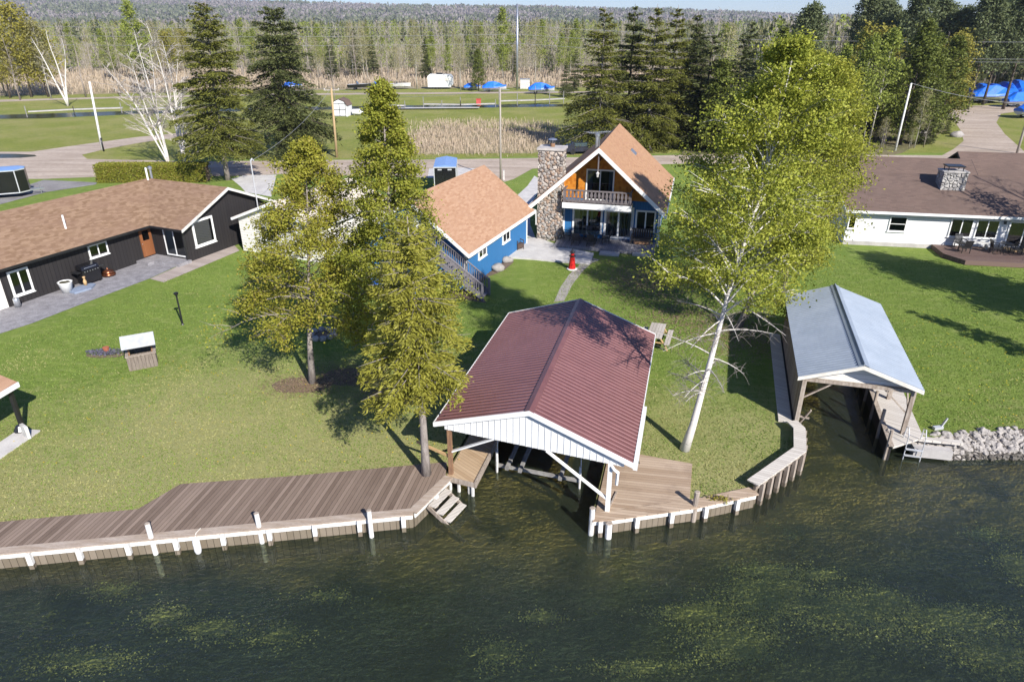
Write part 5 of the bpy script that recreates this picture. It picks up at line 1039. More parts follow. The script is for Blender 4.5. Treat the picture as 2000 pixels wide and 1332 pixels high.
# plain grey boathouse on the right
gt = thing('boathouse', 'boathouse with a corrugated grey blue metal roof and plank side wall', 'boathouse', (gbo.x, gbo.y, 0), gdeg, skew=gsk)
ge, gr = 2.25, 3.03; xm = GW / 2; kg = (gr - ge) / xm
mb = MB(); n = 352; prof = [(GL * i / n, .026 * math.sin(2 * math.pi * i / n * 44)) for i in range(n + 1)]
vs = []; fs = []
for y, h_ in prof: vs += [(0, y, ge + h_), (xm, y, gr + h_), (GW, y, ge + h_), (0, y, ge + h_ - .02), (xm, y, gr + h_ - .02), (GW, y, ge + h_ - .02)]
for i in range(n):
    a = i * 6; b = a + 6
    for p, q in ((0, 1), (1, 2)): fs.append((a + p, a + q, b + q, b + p)); fs.append((a + p + 3, b + p + 3, b + q + 3, a + q + 3))
mb.add(vs, fs); mb.obj('roof', 'greymetal', gt)
mb = MB(); d = .2
mb.slab([(xm - d, -.03, gr - d * kg + .03), (xm, -.03, gr + .045), (xm, GL + .02, gr + .045), (xm - d, GL + .02, gr - d * kg + .03)], .01); mb.slab([(xm, -.03, gr + .045), (xm + d, -.03, gr - d * kg + .03), (xm + d, GL + .02, gr - d * kg + .03), (xm, GL + .02, gr + .045)], .01); mb.tube([(xm, -.03, gr + .05), (xm, GL, gr + .05)], .04, 6); mb.obj('ridge_cap', 'greymetal', gt)
mb = MB()
for yy, s in ((0, -1), (GL, 1)):
    for a, b, za, zb in ((0, xm, ge, gr), (xm, GW, gr, ge)): mb = MB(); mb.slab([(a, yy, za - .02), (b, yy, zb - .02), (b, yy, zb - .17), (a, yy, za - .17)], 0, off=(0, s * .04, 0)); mb.obj('fascia', 'plastic', gt)
mb = MB(); mb.add([(.3, .5, 2.0), (GW - .25, .5, 2.0), (GW - .1, .5, ge + .0), (xm, .5, gr - .06), (.1, .5, ge - .0), (.3, .54, 2.0), (GW - .25, .54, 2.0), (GW - .1, .54, ge), (xm, .54, gr - .06), (.1, .54, ge)], [(0, 1, 2, 3, 4), (9, 8, 7, 6, 5), (0, 5, 6, 1), (1, 6, 7, 2), (4, 9, 5, 0)]); mb.obj('gable_panel', 'cream', gt)
mb = MB(); mb.box(.22, .3, .35, GL - .1, -.5, ge - .05); mb.box(.3, 3.7, GL - .18, GL - .1, -.5, ge - .05); mb.obj('side_wall', 'wallplank', gt)
for x, y in ((.3, .2), (.3, .55), (4.3, .3), (4.3, 3.2), (4.3, 6.2), (4.3, 8.8)): mb = MB(); mb.box(x - .08, x + .08, y - .08, y + .08, -.5 if x < 1 else .1, 2.05); mb.obj('post', 'postwood', gt)
for p, q in (((.38, .3, 1.2), (1.5, .4, 2.0)), ((4.25, .3, 1.0), (3.2, .4, 2.0)), ((4.3, .4, 1.1), (4.3, 1.6, 2.0)), ((.3, .25, -.3), (.75, .1, .75)), ((.38, .2, .35), (.75, .12, .35))):
    mb = MB(); mb.bar(p, q, .05, .1, up=(0, 1, 0)); mb.obj('brace', 'postwood', gt)
mb = MB(); mb.box(3.66, 3.74, -.75, 8.6, -1.6, .1); mb.box(.3, 3.66, 8.55, 8.62, -1.6, .1); mb.box(.14, .22, -.2, 8.6, -1.6, .05); mb.obj('slip_wall', 'blackwall', gt)
mb = MB(); mb.bar((.25, .3, 2.02), (GW - .25, .3, 2.02), .1, .14); mb.box(.2, .32, .3, GL - .2, 1.9, 2.04); mb.box(4.24, 4.36, .3, GL - .2, 1.9, 2.04)
for i in range(8): y = .8 + i * 1.05; mb.bar((.1, y, ge - .1), (xm, y, gr - .1), .04, .09); mb.bar((GW - .1, y, ge - .1), (xm, y, gr - .1), .04, .09)
mb.obj('roof_frame', 'postwood', gt)
wd = thing('dock_walkway', 'silvered plank walkway along the right side of the grey boathouse', 'dock', (gbo.x, gbo.y, 0), gdeg, skew=gsk)
mb = MB(); mb.prism([(3.76, -.85), (5.05, .2), (5.05, 8.6), (3.76, 8.6)], .02, .1); mb.obj('boards', 'walkboards', wd)
mb = MB(); mb.box(3.6, 3.78, -.85, 8.6, .1, .16); mb.obj('edge_beam', 'postwood', wd)
for y in (-.7, .9, 2.5, 4.1, 5.7): mb = MB(); mb.tube([(3.6, y, -1.7), (3.62, y + .02, .75)], .07, 7); mb.obj('pile', 'postwood', wd)
lw = thing('dock_walkway', 'narrow grey plank ledge outside the left wall of the grey boathouse', 'dock', (gbo.x, gbo.y, 0), gdeg, skew=gsk)
mb = MB(); mb.box(-.4, .12, .1, 9.2, .02, .1); mb.obj('boards', 'walkboards', lw)
# ------------------------------------------------------------------ seawalls, decks, pilings
def seawall(label, pts, capw, capz, out=.16, step=1.45, paint=True, capm='walkboards', phase=.5, capin=0.0):
    o = thing('seawall', label, 'seawall', (pts[0][0], pts[0][1], 0)); P = [Vector((p[0] - pts[0][0], p[1] - pts[0][1], 0)) for p in pts]
    cap = MB(); pl = MB(); tr = MB(); s0 = phase
    for i in range(len(P) - 1):
        d = P[i + 1] - P[i]; L = d.length; d.normalize(); n = Vector((d.y, -d.x, 0))
        cap.frame(P[i], d, n); cap.box(-.02, L + .03, -capw + out, out + .03, capz - .05 - .002 * i, capz - .002 * i)
        pl.frame(P[i], d, n); pl.box(0, L, .0, .06, -1.7, capz - .06 - .002 * i)
        tr.frame(P[i], d, n); tr.box(0, L, .062, .11, capz - .26, capz - .055 - .002 * i)
        while s0 < L:
            mb = MB(); mb.frame(P[i], d, n); mb.box(s0 - .07, s0 + .07, .112, .25, -1.8, -.42 + .02 * math.sin(s0 * 9), 1); mb.box(s0 - .07, s0 + .07, .112, .25, -.42 + .02 * math.sin(s0 * 9), capz - .06, 0); mb.obj('pile', ['whitewash' if paint else 'postwood', 'seaplank'], o); s0 += step
        s0 -= L
    cap.obj('cap', capm, o); pl.obj('planking', 'seaplank', o); tr.obj('rail', 'whitewash' if paint else 'postwood', o); return o
seawall('whitewashed seawall with square piles in front of the brown boardwalk', [SL1 if False else (-24, 15.37), SL0, (-2.34, 20.4)], .3, .07, capm=basic('worn_cap_board', (.33, .255, .19), (.42, .35, .29), 2, .35, 18, .85, stretch=(.5, 4, 1), bump=.2), phase=.25)
seawall('whitewashed seawall in front of the tan deck right of the boat slip', [rb(5.92, -.43), (3.25, 18.2), (6.16, 18.81), (8.55, 19.55)], .42, .07, capm='deckR', step=1.25, phase=.25)
seawall('raised grey plank seawall curving toward the grey boathouse', [(8.5, 19.62), (8.95, 20.0), (10.95, 21.7), (11.5, 23.2), gb(.1, -.3)], .42, .38, step=.55, paint=False, phase=.3)
bw = thing('boardwalk', 'wide weathered brown boardwalk along the lawn at the lower left', 'boardwalk', (0, 0, 0))
mb = MB(); mb.prism([(-24, 15.45), (-3.42, 18.55), (-2.42, 20.42), tuple(G(873, 904))[:2], tuple(G(576, 931))[:2], tuple(G(353, 947))[:2], tuple(G(270, 996))[:2], tuple(G(0, 1021))[:2], (-24, 16.8)], -.02, .05); mb.obj('boards', 'boardwalk', bw)
dk = thing('deck', 'sunbleached tan deck right of the boat slip', 'deck', (0, 0, 0))
q = [rb(5.98, -.3), (3.28, 18.45), (6.14, 19.05), tuple(G(1352, 907))[:2], tuple(G(1244, 888))[:2], rb(7.2, 3.2), rb(5.98, 3.2)]
mb = MB(); mb.prism(q, -.02, .045); mb.obj('boards', 'deckR', dk)
mb = MB(); p = rb(6.0, -.3); mb.bar((3.24, 18.5, .075), (*rb(6.55, 1.2), .075), .05, .05); mb.obj('seam_board', 'postwood', dk)
def piling(px, py, h, label, r_=.085, lean=(.0, .0), m_='whitewash'):
    c = G(px, py, WZ) - Vector((0, .2, 0)); o = thing('mooring_post', label, 'mooring post', (c.x, c.y, 0), group='mooring posts along the seawalls')
    mb = MB(); mb.tube([(0, 0, -1.8), (lean[0], lean[1], h)], [r_, r_ * .9], 10, 0); mb.obj('shaft', m_, o)
    mb = MB(); mb.tube([(lean[0], lean[1], h), (lean[0], lean[1], h + .02)], [r_ * 1.03, r_ * .7], 10); mb.obj('top', 'postwood', o)
piling(311, 1074, .62, 'white mooring post left of the hanging white fender', lean=(-.05, .05)); piling(517, 1052, .6, 'white mooring post between the fender and the stubby post near the steps', lean=(-.04, .04)); piling(728, 1040, .5, 'white mooring post nearest the wooden water steps')
piling(1350, 1010, .62, 'grey mooring post at the corner of the tan deck', .1, (.03, .02), 'postwood'); piling(1152, 1036, .5, 'weathered white post at the mouth of the boat slip', .1, (.02, .02), 'oldwhite'); piling(1186, 1042, .02, 'square post under the tan deck corner', .12, (0, 0), 'whitewash')
ws = thing('water_steps', 'pale wooden steps going down into the water beside the boardwalk', 'steps', (-2.75, 19.55, 0), math.degrees(math.atan2(1.92, 1.03)))
for i in range(4): mb = MB(); mb.box(-.55, .5, -.42 - .3 * i, -.14 - .3 * i, -.14 - .2 * i, -.1 - .2 * i); mb.obj('tread', 'walkboards' if i < 3 else 'seaplank', ws)
for x in (-.58, .52): mb = MB(); mb.bar((x, -.12, -.16), (x, -1.6, -1.1), .04, .16); mb.obj('stringer', 'postwood', ws)
fd = thing('boat_fender', 'white boat fender hanging by a line on the seawall', 'fender', (G(388, 1062, -.35).x, G(388, 1062, -.35).y - .12, 0))
mb = MB(); n_ = [(.02, .34), (.07, .3), (.11, .22), (.115, -.15), (.09, -.28), (.03, -.33)]; mb.lathe(n_, (0, 0, -.33), 12); mb.obj('body', 'white', fd, True)
mb = MB(); mb.tube([(0, 0, 0), (0, .12, .1), (.05, .35, .1)], .015, 5); mb.obj('line', 'plastic', fd)
# rocks on the right bank
def rockmesh(i, m_): mb = MB(); mb.blob((0, 0, 0), (1, .85, .7), i * 5 + 1, .55, 0, 10, 7, 1.1); return mb.mesh('stone_%s' % 'abcde'[i], [m_], None, False)
RM = [rockmesh(i, ['rockpale', 'rock', 'rockpale', 'rock', 'rockpale'][i]) for i in range(5)]; RD = rockmesh(2, 'rockdark'); rr = random.Random(9)
for i in range(290):
    px = rr.uniform(1815, 2030); f = rr.random(); x, y = G(px, 880).x, 0
    yt = np.interp(x, [16.5, 17.4, 20.8, 30], [23.3, 23.35, 23.85, 24.3]); yb = np.interp(x, [16.5, 17.4, 20.8, 30], [22.9, 22.5, 22.4, 22.6]); y = yb + (yt - yb) * f
    x += rr.uniform(-.3, .6); z = -.02 - .6 * (1 - f); s = rr.uniform(.07, .16) * (1.7 if rr.random() < .08 else 1)
    o = link('stone', RM[i % 5] if z > -.5 else RD); o.location = (x, y, z + s * .25); o.scale = (s, s, s); o.rotation_euler = (rr.uniform(-.5, .5), rr.uniform(-.5, .5), rr.uniform(0, 6))
    tag(o, 'pale round stone in the riprap along the right shore' if z > -.5 else 'dark wet stone at the waterline of the right shore', 'stone', 'riprap stones on the right shore')
for px, py, s, lb in ((990, 512, .42, 'round pale boulder at the edge of the bark bed by the blue garage'), (972, 528, .5, 'larger pale boulder nearer the stair in the bark bed'), (1868, 268, .9, 'pale boulder at the inner bend of the gravel road'), (1800, 262, .7, 'pale boulder in the wood edge')):
    c = G(px, py); mb = MB(); mb.blob((0, 0, s * .3), (s, s * .8, s * .6), px, .35, 0, 12, 8); o = mb.obj('boulder', 'rockpale', None, True); o.location = c; tag(o, lb, 'boulder')
# ------------------------------------------------------------------ furniture and yard things
def chair(name, label, loc, deg, m, group=None, h=.95, w_=.58, arms=True, round_=False, skirt=False):
    t = thing(name, label, 'chair', loc, deg, group); s = w_ / 2
    mb = MB(); mb.box(-s, s, -.28, .28, .36, .44); mb.obj('seat', m, t)
    mb = MB()
    for i in range(5): a = -s + .02 + (2 * s - .04) * i / 5; mb.slab([(a, .26, .44), (a + .09, .26, .44), (a + .09, .42, h - (.07 * abs(i - 2) if round_ else 0)), (a, .42, h - (.07 * abs(i - 2) if round_ else 0))], 0, off=(0, .035, 0))
    mb.bar((-s, .40, h - .08), (s, .40, h - .08), .05, .06); mb.obj('backrest', m, t)
    for x in (-s + .03, s - .03):
        for y in (-.25, .25): mb = MB(); mb.bar((x, y, 0), (x, y, .37), .045, .045); mb.obj('leg', m, t)
        if arms: mb = MB(); mb.bar((x, -.27, .64), (x, .3, .66), .07, .04); mb.bar((x, -.25, .4), (x, -.25, .64), .04, .04); mb.obj('arm', m, t)
    if skirt: mb = MB(); mb.box(-s + .02, s - .02, -.26, -.22, .1, .36); mb.obj('skirt', m, t)
    return t
def L(o, deg, x, y): a = R(deg); return (o[0] + x * math.cos(a) - y * math.sin(a), o[1] + x * math.sin(a) + y * math.cos(a))
CO, CD = (6.48, 50.16), -14.5
p = G(1013, 486, .1); chair('wicker_chair', 'brown wicker rocking chair on the patio beside the blue garage window', (p.x, p.y, .1), 35, 'wicker', h=1.05, round_=True, skirt=True)
p = G(993, 493, .1); chair('wicker_chair', 'dark wicker armchair nearer the lawn in front of the blue garage', (p.x - .1, p.y, .1), 55, 'wicker', h=1.05, round_=True)
t = thing('patio_table', 'dark patio table with a green top on the chalet deck', 'table', (*L(CO, CD, -.75, -1.25), .25), CD)
mb = MB(); mb.prism([(-.95, -.5), (.95, -.5), (1.05, 0), (.95, .5), (-.95, .5), (-1.05, 0)], .7, .74); mb.obj('tabletop', 'tabletop', t)
for x in (-.8, .8):
    for y in (-.38, .38): mb = MB(); mb.bar((x, y, 0), (x, y, .7), .06, .06); mb.obj('leg', 'patiofurn', t)
for x, y, d, lb in ((-1.3, -2.15, 180, 'dark patio chair at the front left of the green topped table'), (-.2, -2.15, 180, 'dark patio chair at the front right of the green topped table'), (-2.15, -1.1, 90, 'dark patio chair at the left end of the green topped table'), (.75, -1.2, -80, 'dark patio chair at the right end of the green topped table'), (-.7, -.45, 0, 'dark patio chair between the green topped table and the window')):
    q = L(CO, CD, x, y); chair('patio_chair', lb, (*q, .25), CD + d, 'patiofurn', 'chairs around the chalet patio table')
t = thing('patio_bench', 'dark cushioned bench at the right end of the chalet deck', 'bench', (*L(CO, CD, 3.35, -.75), .25), CD)
mb = MB(); mb.box(-.75, .75, -.35, .3, .3, .46); mb.obj('seat', 'patiofurn', t)
mb = MB()
for i in range(9): mb.box(-.75 + i * .17, -.75 + i * .17 + .13, .3, .36, .4, 1.0)
mb.box(-.78, .78, .29, .37, .98, 1.06); mb.obj('backrest', 'patiofurn', t)
for x in (-.78, .74): mb = MB(); mb.box(x, x + .06, -.36, .34, .6, .66); mb.box(x, x + .06, -.36, -.3, 0, .6); mb.box(x, x + .06, .28, .34, 0, .6); mb.obj('arm', 'patiofurn', t)
mb = MB(); mb.box(-.55, .55, -.3, .05, .05, .29); mb.obj('storage_box', 'brownwood', t)
c = G(1117, 526)
t = thing('garden_lighthouse', 'red garden lighthouse ornament with a black roof on a white base', 'ornament', c)
mb = MB(); mb.lathe([(.36, 0), (.36, .05), (.3, .07)], (0, 0, 0), 8); mb.obj('base', 'white', t)
mb = MB(); mb.lathe([(.25, .07), (.15, .9)], (0, 0, 0), 8); mb.obj('tower', 'red', t)
mb = MB(); mb.lathe([(.2, .9), (.23, .93), (.23, .97), (.14, .99)], (0, 0, 0), 8); mb.obj('gallery', 'black', t)
mb = MB(); mb.lathe([(.13, .99), (.13, 1.17)], (0, 0, 0), 8); mb.obj('lantern_room', 'red', t)
mb = MB(); mb.lathe([(.21, 1.17), (.04, 1.36), (.02, 1.46)], (0, 0, 0), 8); mb.obj('roof', 'black', t)
c = G(1284, 680)
t = thing('picnic_table', 'weathered grey picnic table beside the corner of the maroon roof', 'table', (c.x, c.y + .55, 0), rdeg + 2)
mb = MB()
for i in range(5): mb.box(-.38 + i * .153, -.38 + i * .153 + .14, -.95, .95, .72, .76)
mb.obj('tabletop', 'greywood', t)
for x in (-.78, .52): mb = MB(); mb.box(x, x + .12, -.95, .95, .42, .46); mb.box(x + .135, x + .255, -.95, .95, .42, .46); mb.obj('bench', 'greywood', t)
mb = MB()
for y in (-.7, .7): mb.bar((-.7, y, 0), (-.25, y, .72), .05, .1, up=(0, 1, 0)); mb.bar((.7, y, 0), (.25, y, .72), .05, .1, up=(0, 1, 0)); mb.box(-.75, .75, y - .02, y + .02, .36, .42)
mb.obj('frame', 'tan', t)
# black house terrace
BO, BD = (-25.1, 46.3), 66.5
t = thing('barbecue', 'black gas barbecue with a closed lid against the black house wall', 'barbecue', (*L(BO, BD, -5.55, -.55), .02), BD)
mb = MB(); mb.box(-.6, .6, -.3, .3, .12, .82); mb.obj('cabinet', 'satin', t)
mb = MB(); mb.box(-.62, .62, -.33, -.3, .78, .94); mb.obj('control_panel', 'satin', t)
for i in range(6): mb = MB(); mb.frame((-.45 + i * .18, -.33, .87), (1, 0, 0), (0, -1, 0)); mb.box(-.025, .025, 0, .03, -.025, .025); mb.obj('knob', 'steel', t)
mb = MB(); mb.add([(-.58, -.3, .95), (.58, -.3, .95), (.58, .3, .95), (-.58, .3, .95), (-.56, -.2, 1.17), (.56, -.2, 1.17), (.56, .26, 1.24), (-.56, .26, 1.24)], [(0, 3, 2, 1), (4, 5, 6, 7), (0, 1, 5, 4), (1, 2, 6, 5), (2, 3, 7, 6), (3, 0, 4, 7)]); ld = mb.obj('lid', 'satin', t)
mb = MB(); mb.tube([(-.4, -.3, 1.08), (.4, -.3, 1.08)], .02, 6); mb.obj('handle', 'steel', ld)
for x in (-.95, .63): mb = MB(); mb.box(x, x + .32, -.28, .28, .86, .92); mb.obj('side_shelf', 'black', t)
for x in (-.5, .5): mb = MB(); mb.tube([(x - .03, -.2, .07), (x + .03, -.2, .07)], .07, 8); mb.tube([(x - .03, .2, .07), (x + .03, .2, .07)], .07, 8); mb.obj('caster', 'tyre', t)
q = L(BO, BD, -4.2, -.45); t = thing('fire_bowl', 'shiny copper fire bowl with a domed lid beside the barbecue', 'fire bowl', (*q, .02))
mb = MB(); mb.lathe([(.22, 0), (.42, .06), (.44, .16), (.4, .18)], (0, 0, 0), 16); mb.obj('bowl', 'copper', t, True)
mb = MB(); mb.lathe([(.38, .18), (.3, .34), (.1, .43), (.03, .5), (.03, .55)], (0, 0, 0), 16); mb.obj('lid', 'copper', t, True)
q = L(BO, BD, -7.3, -.75); t = thing('planter', 'round white planter pot on the black house terrace', 'planter', (*q, .02))
mb = MB(); mb.lathe([(.27, 0), (.4, .62), (.42, .66), (.38, .66), (.36, .6)], (0, 0, 0), 18); mb.obj('pot', 'planter', t, True)
mb = MB(); mb.blob((0, 0, .58), (.35, .35, .09), 4, .3, 0, 12, 6); mb.obj('soil', 'soil', t)
q = L(BO, BD, -6.6, -1.15); t = thing('slate_tray', 'flat blue grey slate slab lying between the planter and the barbecue', 'slab', (*q, .02), BD)
mb = MB(); mb.prism([(-.8, -.4), (.2, -.55), (.85, -.1), (.8, .25), (.1, .45), (-.75, .35)], .0, .1); mb.obj('slab', 'slate', t)
t = thing('bottle', 'small tan bottle standing on the blue grey slate slab', 'bottle', (*L(BO, BD, -6.2, -.95), .12))
mb = MB(); mb.lathe([(.1, 0), (.11, .25), (.06, .36), (.06, .46), (.09, .48), (.09, .55), (.03, .57)], (0, 0, 0), 10); mb.obj('body', 'tan', t, True)
q = L(BO, BD, -10.1, -.4); t = thing('canister', 'small steel canister at the left end of the black house', 'canister', (*q, .02))
mb = MB(); mb.lathe([(.17, 0), (.17, .5), (.15, .53), (.05, .55)], (0, 0, 0), 12); mb.obj('body', 'steel', t, True)
c = G(357, 634); t = thing('lamp_post', 'slim black lamp post standing on the left lawn', 'lamp post', c)
mb = MB(); mb.lathe([(.09, 0), (.05, .06), (.045, 1.65), (.05, 1.7)], (0, 0, 0), 8); mb.obj('post', 'black', t)
mb = MB(); mb.lathe([(.05, 1.7), (.12, 1.78), (.13, 1.86), (.03, 1.9)], (0, 0, 0), 8); mb.obj('lamp_head', 'black', t)
M['weathered'] = basic('grey_brown_planks', (.24, .2, .165), (.15, .12, .1), 4, .4, 40, .85, stretch=(5, 5, .6), bump=.3)
c = G(281, 712); t = thing('wishing_well', 'wooden wishing well of grey planks with a metal roof on the lawn', 'well', (c.x, c.y, 0), 27)
mb = MB()
for i in range(8):
    a = -.62 + i * .155
    for y in (-.5, .46): mb.box(a, a + .145, y, y + .04, 0, .72)
    if i < 7: b = -.46 + i * .132; mb.box(-.62, -.58, b, b + .122, 0, .72); mb.box(.58, .62, b, b + .122, 0, .72)
mb.obj('plank_box', 'weathered', t)
mb = MB(); mb.box(-.66, .66, -.54, -.4, .72, .75); mb.box(-.66, .66, .4, .54, .72, .75); mb.box(-.66, -.52, -.4, .4, .722, .752); mb.box(.52, .66, -.4, .4, .722, .752); mb.obj('rim', 'postwood', t)
for x in (-.5, .5): mb = MB(); mb.box(x - .04, x + .04, -.04, .04, .3, 1.5); mb.obj('post', 'brownwood', t)
mb = MB(); mb.slab([(-.72, -.62, 1.2), (.72, -.62, 1.2), (.72, 0, 1.62), (-.72, 0, 1.62)], .03); mb.slab([(-.72, 0, 1.62), (.72, 0, 1.62), (.72, .62, 1.2), (-.72, .62, 1.2)], .03); mb.obj('roof', 'alu', t)
mb = MB(); mb.tube([(-.5, 0, 1.05), (.62, 0, 1.05)], .03, 6); mb.obj('windlass', 'brownwood', t)
mb = MB(); mb.box(-.56, .56, -.45, .45, .3, .34); mb.obj('filling', 'dark', t)
ring('flower_bed', 205, 693, 1.0, .36, 'mulch', Z2, seed=8)
c = G(205, 690); n = 900; a = rng.random(n) * 6.28; r_ = np.sqrt(rng.random(n)); C = np.stack([c.x + np.cos(a) * r_ * .95, c.y + np.sin(a) * r_ * .33, rng.uniform(.03, .16, n)], 1)
M['lavender'] = leaf('lavender_flower', ((.16, .15, .24), (.21, .19, .27), (.08, .11, .04), (.14, .17, .08))); A = rdir(n); B = np.cross(A, rdir(n)); V, Fq = quads(C, A * .05, B * .035)
tag(link('flowers', npmesh('flowers', V, Fq, ['lavender'])), 'low purple flowers in the small bed beside the wishing well', 'flowers', None, 'stuff')
t = thing('clay_pot', 'small red clay pot lying in the purple flower bed', 'pot', (c.x + .05, c.y + .1, .05)); mb = MB(); mb.lathe([(.1, 0), (.15, .2), (.16, .24), (.12, .24)], (0, 0, 0), 10); mb.obj('body', basic('terracotta', (.4, .13, .07)), t)
c = G(630, 656); t = thing('fire_pit', 'ring of stones around a fire pit under the left cedar', 'fire pit', c)
for k in range(10): a = .628 * k; mb = MB(); mb.blob((.62 * math.cos(a), .62 * math.sin(a), .1), (.2, .18, .16), k, .3); mb.obj('stone', 'rock', t)
mb = MB(); mb.lathe([(.5, .02), (.45, .05), (.05, .06)], (0, 0, 0), 12); mb.obj('ash', 'mulch', t)
for px, py, d, lb in ((738, 566, 20, 'bright blue lawn chair glimpsed through the tall cedar'), (816, 582, -30, 'blue lawn chair behind the pale spruce by the stair')):
    c = G(px, py); chair('lawn_chair', lb, c, d, 'tarpdark', h=1.0, w_=.65)
# ranch house deck furniture
WO, WDG = (24.5, 50), -10.3
for x, y, d, lb in ((7.9, -2.35, -175, 'black slatted chair facing the white house on the brown deck'), (8.0, -1.35, 10, 'dark high backed chair against the white ranch house wall'), (10.0, -2.1, 90, 'black metal chair at the left side of the small deck table'), (11.3, -2.1, -90, 'black metal chair at the right side of the small deck table')):
    q = L(WO, WDG, x, y); chair('deck_chair', lb, (*q, .33), WDG + d, 'black', 'chairs on the brown deck')
t = thing('deck_table', 'small black table between two chairs on the brown deck', 'table', (*L(WO, WDG, 10.65, -2.0), .33), WDG)
mb = MB(); mb.lathe([(.42, .68), (.42, .71)], (0, 0, 0), 14); mb.obj('tabletop', 'black', t)
for k in range(3): a = 2.1 * k; mb = MB(); mb.tube([(0, 0, .68), (.3 * math.cos(a), .3 * math.sin(a), 0)], .025, 5); mb.obj('leg', 'black', t)
t = thing('bench', 'pale low bench against the white ranch house wall', 'bench', (*L(WO, WDG, 9.3, -1.1), .33), WDG)
mb = MB(); mb.box(-.6, .6, -.2, .2, .38, .43); mb.obj('seat', 'oldwhite', t)
for x in (-.5, .5): mb = MB(); mb.box(x - .04, x + .04, -.18, .18, 0, .38); mb.obj('leg', 'oldwhite', t)
# dock things on the right
q = gb(4.6, -.35); t = thing('dock_ladder', 'white metal dock ladder at the end of the silvered walkway', 'ladder', (*q, 0), gdeg)
for x in (-.3, .3): mb = MB(); mb.tube([(x, .35, .1), (x, .3, .62), (x, .05, .72), (x, -.12, .5), (x, -.2, -1.2)], .02, 7); mb.obj('rail', 'alu', t)
for z in (-.1, -.38, -.66): mb = MB(); mb.bar((-.3, -.18, z), (.3, -.18, z), .1, .03); mb.obj('rung', 'alu', t)
q = gb(5.0, -.25); t = thing('dock_float', 'long white dock box at the water edge beside the ladder', 'dock', (*q, 0), gdeg + 4)
mb = MB(); mb.box(-.35, 1.05, -.1, .26, -.5, -.12); mb.obj('body', 'concrete', t)
mb = MB(); mb.box(-.1, 1.5, .3, .55, -.02, .08); mb.obj('top_plank', 'walkboards', t)
c = G(1835, 838); t = thing('lawn_stake', 'small white bent bracket standing on the right lawn near the stones', 'bracket', c, 10)
mb = MB(); mb.box(-.3, .1, -.08, .08, .02, .14); mb.bar((.05, 0, .12), (.22, 0, .5), .06, .06); mb.obj('body', 'alu', t)
c = G(1405, 978); t = thing('weed_tuft', 'yellow flowering weed growing out of the whitewashed seawall', 'plant', (c.x, c.y, .05))
n = 260; C = rng.normal(size=(n, 3)) * (.2, .06, .08); A = rdir(n); B = np.cross(A, rdir(n)); V, Fq = quads(C, A * .06, B * .03); link('leaves', npmesh('leaves', V, Fq, ['yellowleaf']), t)
# corner shelter at the left edge
c = G(34, 746, 2.15); a = G(0, 766, 2.15); e = (a - c).normalized(); rdir_ = Vector((-e.y, e.x, 0));  rdir_ = rdir_ if rdir_.y > 0 else -rdir_
t = thing('shelter', 'small tan roofed garden shelter at the left edge of the lawn', 'shelter', (c.x, c.y, 0))
mb = MB(); w1 = e * 3.4; d1 = rdir_ * 1.6; zc_ = 2.15
mb.slab([Vector((0, 0, zc_)), w1 + Vector((0, 0, zc_)), w1 + d1 + Vector((0, 0, zc_ + .62)), d1 + Vector((0, 0, zc_ + .62))], .1); mb.slab([d1 + Vector((0, 0, zc_ + .62)), w1 + d1 + Vector((0, 0, zc_ + .62)), w1 + d1 * 2 + Vector((0, 0, zc_)), d1 * 2 + Vector((0, 0, zc_))], .1); mb.obj('roof', 'rooftan', t)
mb = MB(); mb.bar(Vector((0, 0, zc_ - .1)) - rdir_ * .03 , w1 + Vector((0, 0, zc_ - .1)) - rdir_ * .03, .05, .2); mb.obj('fascia', 'white', t)
for u in (.22, 3.1):
    for v in (.25, 2.9): b = e * u + rdir_ * v; mb = MB(); mb.bar(b, b + Vector((0, 0, zc_ + .05)), .14, .14); mb.obj('post', 'black', t)
mb = MB(); b = e * .3 + rdir_ * .3; mb.lathe([(.22, .02), (.24, .1), (.12, .3)], b, 10); mb.obj('post_base', 'black', t)
mb = MB(); mb.bar(e * .15 + rdir_ * 0 + Vector((0, 0, .03)), e * 3.4 + Vector((0, 0, .03)), .9, .06); mb.obj('floor_slab', 'slab', t)
mb = MB(); mb.bar(e * .55 - rdir_ * .1 + Vector((0, 0, .3)), e * .75 - rdir_ * .5 + Vector((0, 0, .3)), .12, .55); mb.obj('seat_panel', 'oldwhite', t)
